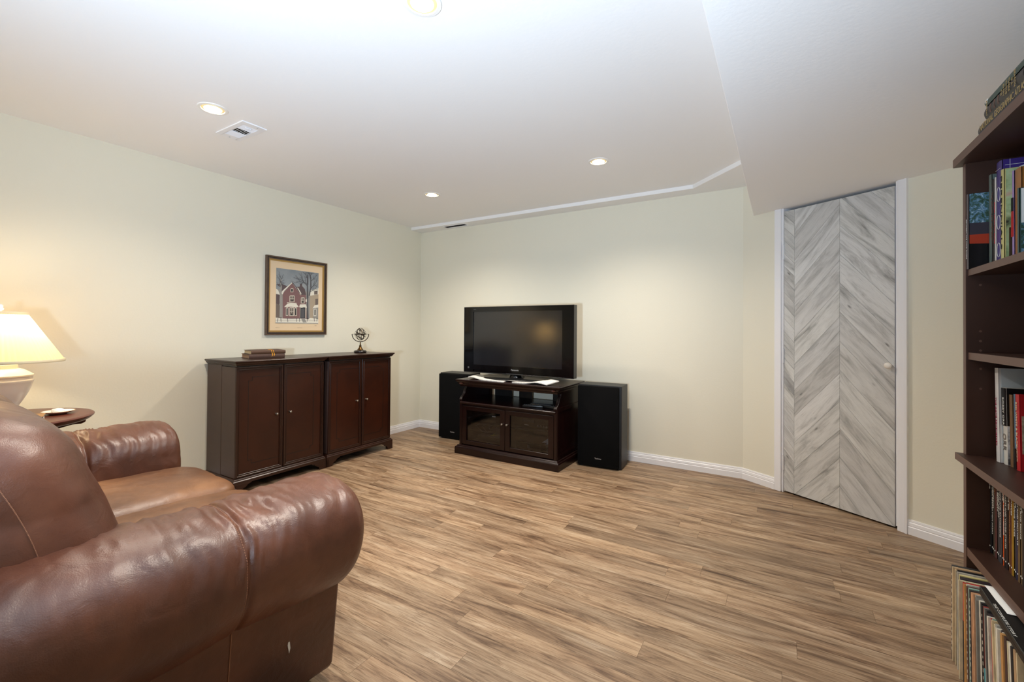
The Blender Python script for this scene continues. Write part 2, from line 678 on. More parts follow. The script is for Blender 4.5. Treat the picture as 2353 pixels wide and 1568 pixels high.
def baseboard(name, p0, p1, label):
    """profile swept from p0 to p1 with the room on the right-hand side of the direction"""
    p0, p1 = Vector((*p0, 0)), Vector((*p1, 0))
    d = (p1 - p0).normalized()
    n = Vector((d.y, -d.x, 0))
    rows = [[tuple(p + n * a + Vector((0, 0, b))) for a, b in BP] for p in (p0, p1)]
    mb = MB()
    mb.grid(rows, closed_u=True, cap=True)
    return struct(name, mb, M_trim, label)


baseboard('baseboard_left', (0, YR), (0, 0), 'white grooved baseboard along the left wall')
baseboard('baseboard_back', (0, 0), (A0.x, 0), 'white grooved baseboard along the back wall')
pa = A0 + SD * 0.243
baseboard('baseboard_door', (A0.x, 0), (pa.x, pa.y), 'short white baseboard left of the door')
pb = A0 + SD * 0.977
baseboard('baseboard_angled', (pb.x, pb.y), (CORNER.x, CORNER.y), 'white baseboard right of the door')
baseboard('baseboard_right', (XR, CORNER.y), (XR, -1.56), 'white baseboard end beside the bookshelf')

# door casings
cs = MB().box(0.245, 0.290, -0.016, 0.0, 0.0, ZB)
struct('trim_1', cs, M_trim, 'flat white casing left of the door', loc=A0, rotz=ANG, bevel=0.002)
cs = MB().prism([(0.930, 0.0), (0.930, -0.008), (0.938, -0.011), (0.962, -0.013), (0.964, -0.018), (0.976, -0.018), (0.977, 0.0)], 0.0, ZB)
struct('trim_2', cs, M_trim, 'moulded white casing right of the door', loc=A0, rotz=ANG)
cs = MB().box(0.918 + 0.004, 0.930, 0.0, 0.1, 0.02, ZB)
struct('trim_3', cs, M_trim, 'white door jamb beside the knob', loc=A0, rotz=ANG)

cs = MB().box(0.2905, D0 - 0.0025, -0.003, 0.1, 0.0, ZB)
struct('trim_4', cs, M_trim, 'narrow white jamb strip on the hinge side of the door', loc=A0, rotz=ANG)

# the chevron door
door = MB().box(D0, D1 - 0.002, 0.004, 0.036, 0.012, DT).build('door_1', M_trim, loc=A0, rotz=ANG)
tag(door, 'grey white chevron plank door with a small round knob', None, kind='structure')


def clip_poly(poly, z0, z1):
    def half(pts, keep, val):
        out = []
        for i in range(len(pts)):
            p, q = pts[i], pts[(i + 1) % len(pts)]
            kp, kq = keep(p), keep(q)
            if kp:
                out.append(p)
            if kp != kq:
                t = (val - p[1]) / (q[1] - p[1])
                out.append((p[0] + (q[0] - p[0]) * t, val))
        return out
    poly = half(poly, lambda p: p[1] >= z0, z0)
    return half(poly, lambda p: p[1] <= z1, z1) if poly else poly


def door_col(s0, s1, slope, zref, pitch):
    """zref: height of a joint at s0"""
    k = -22
    while k < 22:
        zb = zref + k * pitch
        g = 0.0009
        poly = [(s0 + 0.0006, zb + g), (s1 - 0.0006, zb + slope * (s1 - s0) + g), (s1 - 0.0006, zb + pitch + slope * (s1 - s0) - g), (s0 + 0.0006, zb + pitch - g)]
        poly = clip_poly(poly, 0.012, DT)
        k += 1
        if len(poly) < 3:
            continue
        cx = sum(p[0] for p in poly) / len(poly)
        cz = sum(p[1] for p in poly) / len(poly)
        a = math.atan(slope)
        loc = [((p[0] - cx) * math.cos(a) + (p[1] - cz) * math.sin(a), -(p[0] - cx) * math.sin(a) + (p[1] - cz) * math.cos(a)) for p in poly]
        o = MB().prism(loc, -0.004, 0.0, axis='Y').build('plank', M_door, door, local=True)
        o.location = (cx, 0.004, cz)
        o.rotation_euler = (0, -a, 0)


door_col(D0, 0.371, -1.12, 1.70, 0.088)
door_col(0.371, 0.642, 1.14, 1.382, 0.172)
door_col(0.642, D1 - 0.002, -1.15, 1.731, 0.176)
kb = MB()
kb.lathe([(0.007, 0.0), (0.007, 0.012), (0.013, 0.016), (0.0175, 0.024), (0.017, 0.031), (0.011, 0.036), (0.003, 0.037)], seg=24)
ko = kb.build('knob', M_ceramic, door, local=True, smooth=50)
ko.location = (0.895, 0.0, 0.898)
ko.rotation_euler = (R(90), 0, 0)
for z in (1.62, 0.92, 0.20):
    h = MB()
    h.box(D0 - 0.010, D0 + 0.004, -0.0055, -0.0035, z - 0.05, z + 0.05)
    h.tube([(D0 - 0.003, -0.009, z - 0.052), (D0 - 0.003, -0.009, z + 0.052)], 0.0045, 8)
    tag(h.build('hinge', M_trim, door, local=True), 'white painted hinge')

# ceiling lights
def pot(i, x, y, label):
    t = thing('recessed_light', label, 'ceiling light', (x, y, ZC), group='recessed lights in the main ceiling')
    ring = MB()
    ring.lathe([(0.050, -0.001), (0.052, -0.005), (0.064, -0.004), (0.067, 0.0), (0.050, 0.0)], seg=36, closed=True)
    ring.build('trim_ring', M_potring, t, local=True, smooth=40)
    baf = MB()
    baf.lathe([(0.051, -0.001), (0.038, -0.004)], seg=36, closed=True)
    baf.build('baffle', M_potin, t, local=True, smooth=40)
    bl = MB()
    bl.lathe([(0.040, -0.003), (0.033, -0.009), (0.016, -0.013), (0.001, -0.014)], seg=28)
    bl.build('bulb', M_bulb, t, local=True, smooth=60)
    light('recessed_lamp', 'SPOT', (x, y, ZC - 0.02), POT_W * (0.82 if i == 0 else 1.03), (1.0, 0.90, 0.78), aim=(x, y, 0), spot_size=R(144), spot_blend=1.0, shadow_soft_size=0.045)


pot(0, 0.995, -2.573, 'lit recessed ceiling light beside the ceiling register, near the left wall')
pot(1, 0.995, -0.945, 'lit recessed ceiling light nearest the far corner, above the cabinets')
pot(2, 2.412, -0.940, 'lit recessed ceiling light over the open floor right of the television')
pot(3, 2.395, -2.573, 'lit recessed ceiling light cut off by the top edge of the photo')

# ceiling register
t = thing('ceiling_register', 'white steel air register in the ceiling with three banks of louvres', 'air vent', (0.858, -2.366, ZC))
f = MB()
HX, HY, IX, IY = 0.140, 0.066, 0.096, 0.040
f.prism([(-HX, -HY), (HX, -HY), (HX, HY), (-HX, HY)], -0.006, -0.001)
fr = MB()
fr.box(-HX, HX, -HY, -IY, -0.006, 0).box(-HX, HX, IY, HY, -0.006, 0).box(-HX, -IX, -IY, IY, -0.006, 0).box(IX, HX, -IY, IY, -0.006, 0)
fr.box(-0.036, -0.031, -IY, IY, -0.006, 0).box(0.031, 0.036, -IY, IY, -0.006, 0)
fr.build('face_plate', M_trim, t, local=True, bevel=0.0012)
MB().box(-IX, IX, -IY, IY, -0.0008, 0.0).build('backing', mat('vent dark', (28, 26, 26), 0.8), t, local=True)
for k in range(7):
    yy = -0.034 + k * 0.0113
    s = MB().prism([(yy - 0.004, -0.0052), (yy + 0.003, -0.001), (yy + 0.0036, -0.0016), (yy - 0.0034, -0.0058)], -0.031, 0.031, axis='X')
    s.build('louvre', M_trim, t, local=True)
for sgn in (-1, 1):
    for k in range(6):
        xx = sgn * (0.041 + k * 0.0097)
        s = MB().prism([(xx - 0.0045, -0.0052), (xx + 0.0035, -0.001), (xx + 0.0042, -0.0016), (xx - 0.0038, -0.0058)], -IY, IY, axis='Y')
        s.build('louvre', M_trim, t, local=True)
lv = MB().box(0.078, 0.084, -0.02, 0.012, -0.012, -0.005)
lv.build('lever', M_trim, t, local=True, bevel=0.001)
for p in ((-0.125, 0.0), (0.125, 0.02)):
    MB().lathe([(0.004, -0.008), (0.004, -0.006)], (p[0], p[1], 0), 10).build('screw', M_silver, t, local=True)

# slot vent in the soffit
t = thing('soffit_vent', 'dark slot vent in the shallow soffit by the corner', 'air vent', (0.555, -0.088, ZS))
fr = MB()
fr.box(-0.14, 0.14, -0.038, -0.030, -0.003, 0).box(-0.14, 0.14, 0.030, 0.038, -0.003, 0).box(-0.14, -0.132, -0.03, 0.03, -0.003, 0).box(0.132, 0.14, -0.03, 0.03, -0.003, 0)
fr.build('face_plate', M_trim, t, local=True)
MB().box(-0.132, 0.132, -0.03, 0.03, -0.0006, 0).build('backing', MATS['vent dark'], t, local=True)
for k in range(4):
    yy = -0.022 + k * 0.0147
    MB().prism([(yy - 0.005, -0.0028), (yy + 0.005, -0.0006), (yy + 0.005, -0.001), (yy - 0.005, -0.0034)], -0.132, 0.132, axis='X').build('louvre', mat('vent shade', (92, 84, 80), 0.6), t, local=True)

# ------------------------------------------------------------------ leather loveseat
def catmull(pts, n, closed=True):
    m = len(pts)
    out = []
    for i in range(n):
        t = i * m / n if closed else i * (m - 1) / (n - 1)
        k = int(t)
        f_ = t - k

        def g(j):
            return pts[j % m] if closed else pts[max(0, min(m - 1, j))]
        a, b, c, d = g(k - 1), g(k), g(k + 1), g(k + 2)
        out.append(tuple(0.5 * (2 * b[q] + (c[q] - a[q]) * f_ + (2 * a[q] - 5 * b[q] + 4 * c[q] - d[q]) * f_ ** 2 + (3 * b[q] - a[q] - 3 * c[q] + d[q]) * f_ ** 3) for q in range(len(b))))
    return out


def puff(c, h, p=4.0, rx=0.0, rz=0.0, n=26, amp=0.004, freq=7.0, seed=0.0, crown=0.0, lean=0.0, chamfer=None):
    """padded block with rounded faces: c centre, h half sizes, p squareness"""
    mb = MB()
    cr, sr = math.cos(rx), math.sin(rx)
    cz, sz = math.cos(rz), math.sin(rz)
    idx = {}

    def vert(u, v, w):
        key = (round(u, 4), round(v, 4), round(w, 4))
        if key in idx:
            return idx[key]
        nn = (abs(u) ** p + abs(v) ** p + abs(w) ** p) ** (1 / p)
        x, y, z = u / nn * h[0], v / nn * h[1], w / nn * h[2]
        if crown:
            z += crown * max(0, 1 - (x / h[0]) ** 2) * max(0, 1 - (y / h[1]) ** 2) * (1 if w > 0 else 0)
        if chamfer:
            yy = min(1.0, max(0.0, (y / h[1] + chamfer[1]) / (1 + chamfer[1])))
            z -= chamfer[0] * yy ** 1.5 * min(1.0, max(0.0, z / h[2]))
        d = Vector((x / h[0], y / h[1], z / h[2])).normalized()
        q = amp * (nz(x * freq + seed, y * freq, z * freq) + 0.5 * nz(x * freq * 2.7, y * freq * 2.7 + seed, z * freq * 2.7))
        x, y, z = x + d.x * q, y + d.y * q, z + d.z * q
        y, z = y * cr - z * sr, y * sr + z * cr
        x, y = x * cz - y * sz, x * sz + y * cz
        mb.v.append((c[0] + x, c[1] + y + lean * z, c[2] + z))
        idx[key] = len(mb.v) - 1
        return idx[key]
    g = [math.tan((2 * i / n - 1) * PI / 4) for i in range(n + 1)]
    for ax in range(3):
        for s in (-1, 1):
            for i in range(n):
                for j in range(n):
                    q = []
                    for a, b in ((i, j), (i + 1, j), (i + 1, j + 1), (i, j + 1)):
                        t3 = [0, 0, 0]
                        t3[ax] = s
                        t3[(ax + 1) % 3] = g[a]
                        t3[(ax + 2) % 3] = g[b]
                        q.append(vert(*t3))
                    if s < 0:
                        q.reverse()
                    mb.f.append(q)
                    mb.mi.append(0)
    return mb


SOFA_Y = -2.775
sofa = thing('loveseat', 'brown leather rolled arm loveseat with light stitching, in the left foreground', 'sofa', (1.52, -3.2, 0))
ARM = [(0.070, 0.325), (0.115, 0.345), (0.158, 0.395), (0.182, 0.450), (0.188, 0.505), (0.175, 0.560), (0.135, 0.604), (0.070, 0.626), (0.0, 0.628),
       (-0.070, 0.616), (-0.130, 0.588), (-0.170, 0.540), (-0.186, 0.470), (-0.184, 0.390), (-0.160, 0.330), (-0.05, 0.315)]
ARM_R = catmull(ARM, 72)
SEAM_Y = -3.095


def arm_point(k, y, xc, sgn, seed, inset=0.0, cap=1.0):
    a, z = ARM_R[k]
    ca, cz_ = 0.0, 0.475
    da, dz = a - ca, z - cz_
    L = math.hypot(da, dz)
    ang = math.atan2(dz, da)
    topw = max(0.0, math.sin(ang)) ** 0.5 * 0.9 + 0.1
    # gathers that run round the arm, strongest over the top and beside the seam
    near = math.exp(-((y - SEAM_Y) / 0.16) ** 2) * 0.9 + math.exp(-((y - SOFA_Y - 0.0) / 0.12) ** 2) * 0.6 + 0.35
    yy = y + 0.035 * nz(ang * 2.0 + seed, y * 3, 0)
    rid = 1 - abs(nz(yy * 21 + seed, ang * 0.75, 3.1 + seed)) * 2.0
    fine = 1 - abs(nz(yy * 50 + seed, ang * 1.1, 7.7)) * 2.0
    crease = max(0.0, 1 - abs(nz(yy * 15 + seed * 2, ang * 0.5, 5.5)) * 7)
    d = topw * near * (0.0080 * (rid - 0.4) + 0.0042 * (fine - 0.4) - 0.006 * crease)
    d += 0.005 * nz(y * 4 + seed, ang * 1.5, 1.3)
    d -= 0.008 * math.exp(-((y - SEAM_Y) / 0.007) ** 2)
    d += 0.010 * (1 - math.exp(-((y - SEAM_Y) / 0.10) ** 2)) - 0.006
    s = (L + d - inset) / L * cap
    return (xc + sgn * (ca + da * s), y, cz_ + dz * s)


def make_arm(xc, sgn, seed):
    ys = []
    y = -3.70
    while y < SOFA_Y - 0.045:
        ys.append(y)
        y += 0.0075 if abs(y - SEAM_Y) > 0.03 else 0.003
    rows = [[arm_point(k, y, xc, sgn, seed) for k in range(72)] for y in ys]
    for i in range(1, 11):
        t = i / 10.0
        yy = SOFA_Y - 0.045 + 0.05 * math.sin(t * PI / 2)
        cap = 1 - 0.22 * (1 - math.cos(t * PI / 2))
        rows.append([arm_point(k, yy, xc, sgn, seed, cap=cap) for k in range(72)])
    if sgn < 0:
        rows = [list(reversed(r_)) for r_ in rows]
    mb = MB()
    mb.grid(rows, closed_u=True, cap=True)
    arm = mb.build('rolled_arm', M_leather, sofa, smooth=75)
    st = MB()
    k = 5.0
    pts = []
    for k in range(72):
        a, z = ARM_R[k]
        if z > 0.34:
            pts.append(Vector(arm_point(k, SEAM_Y - 0.009, xc, sgn, seed, inset=-0.0006)))
    dense = []
    for i in range(len(pts) - 1):
        if (pts[i + 1] - pts[i]).length < 0.05:
            n_ = max(1, int((pts[i + 1] - pts[i]).length / 0.0045))
            for q in range(n_):
                dense.append((pts[i].lerp(pts[i + 1], q / n_), pts[i].lerp(pts[i + 1], (q + 0.62) / n_)))
    for p, q in dense:
        st.tube([p, q], 0.0009, 4)
    tag(st.build('stitching', M_stitch, arm), 'tan stitching along the arm seam')
    # outside panel hanging below the roll
    pan = MB()
    x0, x1 = (xc - 0.17, xc + 0.075) if sgn > 0 else (xc - 0.075, xc + 0.17)
    xo, xb = (xc + 0.075, xc + 0.028)
    prof = [(-0.170, 0.04), (0.030, 0.04), (0.042, 0.06), (0.074, 0.345), (0.060, 0.36), (-0.170, 0.36)]
    poly = [(xc + sgn * a, z) for a, z in prof]
    pan.prism(poly, -3.70, SOFA_Y - 0.010, axis='Y')
    pan.build('arm_panel', M_leather, sofa, bevel=0.012, segs=3, smooth=50)
    return arm


make_arm(2.200, 1, 0.0)
make_arm(0.855, -1, 11.3)
sm = MB().tube([(2.2735, SEAM_Y + 0.006, 0.325), (2.259, SEAM_Y + 0.006, 0.2), (2.2435, SEAM_Y + 0.006, 0.07)], 0.0012, 5)
sm.build('panel_seam', M_stitch, sofa)
sc = MB().prism([(0.0, -0.018), (0.004, -0.006), (0.003, 0.012), (0.0, 0.018), (-0.003, 0.004)], 0.0, 0.0008, axis='X').build('white_mark', M_white, sofa, off=(0, 0, 0))  # small white mark on the outer arm panel
sc.location = (2.2595 - 1.52, -2.936 + 3.2, 0.200)
sc.rotation_euler = (0, R(-6), 0)
# base, back and cushions
b = MB().box(1.02, 2.02, -3.70, -2.80, 0.05, 0.30)
b.build('seat_base', M_leather, sofa, bevel=0.02, segs=3, smooth=50)
b = puff((1.52, -3.72, 0.50), (0.72, 0.085, 0.42), p=6, n=24, amp=0.004)
b.build('backrest', M_leather, sofa, smooth=80)
for i, xc in enumerate((1.275, 1.765)):
    q = puff((xc, -3.12, 0.362), (0.250, 0.405, 0.092), p=5.5, n=36, amp=0.0045, freq=9, seed=4.0 * i, crown=0.020)
    s = q.build('seat_cushion', M_worn, sofa, smooth=80)
    w = MB().tube([(xc - 0.235, -2.728, 0.40), (xc, -2.722, 0.408), (xc + 0.235, -2.728, 0.40)], 0.004, 6)
    w.build('welt', M_piping, s)
for i, xc in enumerate((1.270, 1.858)):
    hw = 0.262 if i == 0 else 0.342
    q = puff((xc, -3.487, 0.671), (hw, 0.192, 0.255), p=3.87, rx=0.196, n=48, amp=0.007, freq=6, seed=9.0 * i + 2, chamfer=(0.081, 0.202))
    if i == 1:      # the outer lower corner slumps forward and over the arm
        q.v = [(x + 0.05 * min(1, max(0, (x - xc) / hw)) * max(0.0, min(1, (0.70 - z) / 0.2)), y + 0.034 * min(1.0, max(0, (y + 3.55) / 0.2)) * max(0.0, (0.80 - z) / 0.25), z) for x, y, z in q.v]
    bc = q.build('back_cushion', M_leather, sofa, smooth=80)
    if i == 1:
        from mathutils.bvhtree import BVHTree
        tree = BVHTree.FromPolygons([Vector(v) for v in q.v], q.f)
        st = MB()
        prev = None
        for t in np.linspace(0, 1, 90):
            y_, z_ = -3.475 + 0.075 * t + 0.010 * math.sin(t * PI), 0.80 - 0.235 * t
            hit = tree.ray_cast(Vector((2.8, y_, z_)), Vector((-1, 0, 0)))[0]
            if hit is not None:
                hit = hit + Vector((0.0006, 0, 0))
                if prev is not None:
                    st.tube([prev, prev.lerp(hit, 0.6)], 0.0011, 5)
                prev = hit
        tag(st.build('stitching', M_stitch, bc), 'tan stitching on the cushion side')
for x in (0.80, 2.17):
    for y in (-2.86, -3.64):
        MB().lathe([(0.020, 0.0), (0.030, 0.05)], (x, y, 0), 14).build('foot', M_ebony, sofa)

SR = R(-3.2)
pv = Vector((2.20, -2.775, 0))
sofa.location = Vector((0.013, 0, 0)) + pv + Matrix.Rotation(SR, 3, 'Z') @ (sofa.location - pv)
sofa.rotation_euler = (0, 0, SR)

# ------------------------------------------------------------------ side table, lamp, book, saucer
TX, TY = 0.372, -3.135
tb = thing('side_table', 'round mahogany side table under the lamp, half hidden by the loveseat', 'table', (TX, TY, 0))
t_ = MB().lathe([(0.20, 0.622), (0.262, 0.624), (0.276, 0.628), (0.284, 0.634), (0.286, 0.640), (0.293, 0.643), (0.295, 0.649), (0.290, 0.654), (0.280, 0.655)], (TX, TY, 0), 64)
t_.build('table_top', M_table, tb, smooth=40)
c_ = MB().lathe([(0.05, 0.16), (0.062, 0.19), (0.045, 0.24), (0.032, 0.30), (0.045, 0.36), (0.052, 0.42), (0.034, 0.48), (0.030, 0.53), (0.055, 0.56), (0.06, 0.622)], (TX, TY, 0), 28)
c_.build('pedestal', M_table, tb, smooth=50)
for k in range(4):
    a = R(72 + 90 * k)
    d = Vector((math.cos(a), math.sin(a), 0))
    n_ = Vector((-d.y, d.x, 0))
    prof = [(0.03, 0.50), (0.07, 0.525), (0.12, 0.560), (0.17, 0.588), (0.215, 0.600), (0.245, 0.600), (0.262, 0.608), (0.262, 0.622), (0.05, 0.622), (0.03, 0.60)]
    br = MB()
    rows = [[tuple(Vector((TX, TY, 0)) + d * r_ + n_ * s_ + Vector((0, 0, z))) for r_, z in prof] for s_ in (-0.014, 0.014)]
    br.grid(rows, closed_u=True, cap=True)
    br.build('bracket', M_table, tb, bevel=0.003, smooth=40)
for k in range(3):
    a = R(60 + 120 * k)
    d = Vector((math.cos(a), math.sin(a), 0))
    path = [Vector((TX, TY, 0)) + d * r_ + Vector((0, 0, z)) for r_, z in ((0.04, 0.20), (0.10, 0.185), (0.16, 0.12), (0.21, 0.05), (0.25, 0.022))]
    MB().tube(path, [0.024, 0.022, 0.019, 0.017, 0.022], 10).build('leg', M_table, tb, smooth=60)

LX, LY, LZ = 0.372, -3.163, 0.655
lp = thing('table_lamp', 'cream ceramic table lamp with a lit pleated empire shade on the side table', 'lamp', (LX, LY, LZ))
body = MB().lathe([(0.0842, 0.0), (0.0874, 0.004), (0.0858, 0.012), (0.0741, 0.022), (0.0624, 0.034), (0.0608, 0.040), (0.0613, 0.056), (0.0770, 0.085), (0.0927, 0.118), (0.1034, 0.150),
                   (0.1069, 0.166), (0.1098, 0.171), (0.1098, 0.177), (0.1055, 0.181), (0.1062, 0.192), (0.1098, 0.196), (0.1091, 0.202), (0.0966, 0.212), (0.0773, 0.226), (0.0593, 0.233), (0.0580, 0.250), (0.0276, 0.252), (0.0138, 0.256)],
                  (LX, LY, LZ), 56)
body.build('base', M_ceramic, lp, smooth=40)
ZB0, ZB1, RB0, RB1 = 0.268, 0.488, 0.209, 0.084
NP = 140
rows = []
for j in range(13):
    t = j / 12
    r0 = RB0 + (RB1 - RB0) * t
    rows.append([(LX + (r0 + (0.0022 if i % 2 else -0.0008) * min(1, 4 * (1 - t) + 0.35)) * math.cos(2 * PI * i / NP),
                  LY + (r0 + (0.0022 if i % 2 else -0.0008) * min(1, 4 * (1 - t) + 0.35)) * math.sin(2 * PI * i / NP), LZ + ZB0 + (ZB1 - ZB0) * t) for i in range(NP)])
sh = MB()
sh.grid(rows, closed_u=True)
shade = sh.build('lamp_shade', M_shade, lp)
bd = MB()
for r0, z in ((RB0 + 0.003, ZB0), (RB1 + 0.003, ZB1)):
    n_ = 72
    bd.grid([[(LX + (r0 + dr) * math.cos(2 * PI * i / n_), LY + (r0 + dr) * math.sin(2 * PI * i / n_), LZ + z + dz) for i in range(n_)]
             for dr, dz in ((0.001, -0.007), (0.003, -0.003), (0.0015, 0.006), (-0.003, 0.006), (-0.003, -0.007), (0.001, -0.007))], closed_u=True)
bd.build('shade_binding', mat('cream binding', (238, 224, 188), 0.8), shade, smooth=60)
hp = MB()
for s_ in (-1, 1):
    hp.tube([(LX + s_ * a, LY, LZ + z) for a, z in ((0.012, 0.256), (0.042, 0.29), (0.050, 0.37), (0.038, 0.45), (0.0, 0.487))], 0.002, 6)
for k in range(3):
    a = 2 * PI * k / 3
    hp.tube([(LX, LY, LZ + 0.487), (LX + RB1 * math.cos(a), LY + RB1 * math.sin(a), LZ + ZB1)], 0.002, 6)
hp.build('harp', M_brass, lp)
fn = MB().lathe([(0.018, 0.487), (0.020, 0.491), (0.006, 0.494), (0.005, 0.499), (0.010, 0.503), (0.012, 0.508), (0.008, 0.515), (0.010, 0.520), (0.006, 0.527), (0.001, 0.529)], (LX, LY, LZ), 20)
fn.build('finial', M_crystal, lp, smooth=50)
bu = MB().lathe([(0.012, 0.29), (0.014, 0.31), (0.026, 0.345), (0.029, 0.365), (0.022, 0.388), (0.008, 0.397)], (LX, LY, LZ), 20)
bu.build('bulb', M_lampbulb, lp, smooth=60)
light('lamp_glow', 'POINT', (LX, LY, LZ + 0.43), LAMP_W, (1.0, 0.83, 0.60), shadow_soft_size=0.03)


def flat_book(name, label, corner, rot, w, d, z0, th, cover, pages, spine_mat=None, group=None, cat='book'):
    """book lying flat: local x along the spine (length w), local y away from the spine (depth d)"""
    t = thing(name, label, cat, (corner[0], corner[1], z0), rot, group)
    c = MB()
    c.box(0, w, 0, d, 0, 0.0025).box(0, w, 0, d, th - 0.0025, th)
    c.build('cover', cover, t, local=True, bevel=0.0006)
    s = MB()
    k = 8
    prof = [(0.0 - 0.004 * math.sin(PI * i / k), th * i / k) for i in range(k + 1)] + [(0.003, th), (0.003, 0)]
    s.prism(prof, 0, w, axis='X')
    sp = s.build('spine', spine_mat or cover, t, local=True, smooth=40)
    p = MB().box(0.004, w - 0.004, 0.003, d - 0.005, 0.0025, th - 0.0025)
    p.build('pages', pages, t, local=True)
    return t, sp


M_pages = mat('book pages', (205, 188, 152), 0.8, vary=((186, 166, 128), 200, 0.2), stretch=(1, 1, 30))
M_whitepages = mat('white pages', (226, 222, 212), 0.8)
M_kraft = mat('tan cover', (128, 92, 52), 0.45, vary=((146, 108, 64), 12, 0.3))
M_dgreen = mat('dark green spine', (34, 46, 42), 0.4)
e1 = math.atan2(-0.96, -0.28)
tbk, _ = flat_book('hardcover_book', 'tan hardcover book with a dark green spine lying on the side table by the lamp', (0.655, -3.080), e1, 0.17, 0.118, 0.6552, 0.030, M_kraft, M_whitepages, M_dgreen)
# a mirrored spine order puts the depth on the lamp's side
for ch in tbk.children:
    ch.scale = (1, -1, 1)

sau = thing('saucer', 'small white saucer with a gold rim on the side table beside the book', 'saucer', (0.405, -2.975, 0.6552))
q = MB().lathe([(0.030, 0.0), (0.034, 0.002), (0.050, 0.008), (0.060, 0.013), (0.0615, 0.0145), (0.058, 0.0145), (0.046, 0.009), (0.030, 0.005), (0.001, 0.004)], seg=40)
q.build('dish', mat('glazed white', (240, 238, 234), 0.2, coat=0.4), sau, local=True, smooth=50)
q = MB()
q.lathe([(0.0612, 0.0148), (0.0595, 0.0153), (0.058, 0.0148)], seg=40, closed=True)
q.build('gold_rim', M_gilt, sau, local=True)
tag(puff((0.40, -2.975, 0.671), (0.034, 0.022, 0.010), p=2.4, n=8, amp=0.004, freq=40).build('crumpled_tissue', M_white, None, smooth=60), 'crumpled white tissue resting in the saucer', 'tissue')

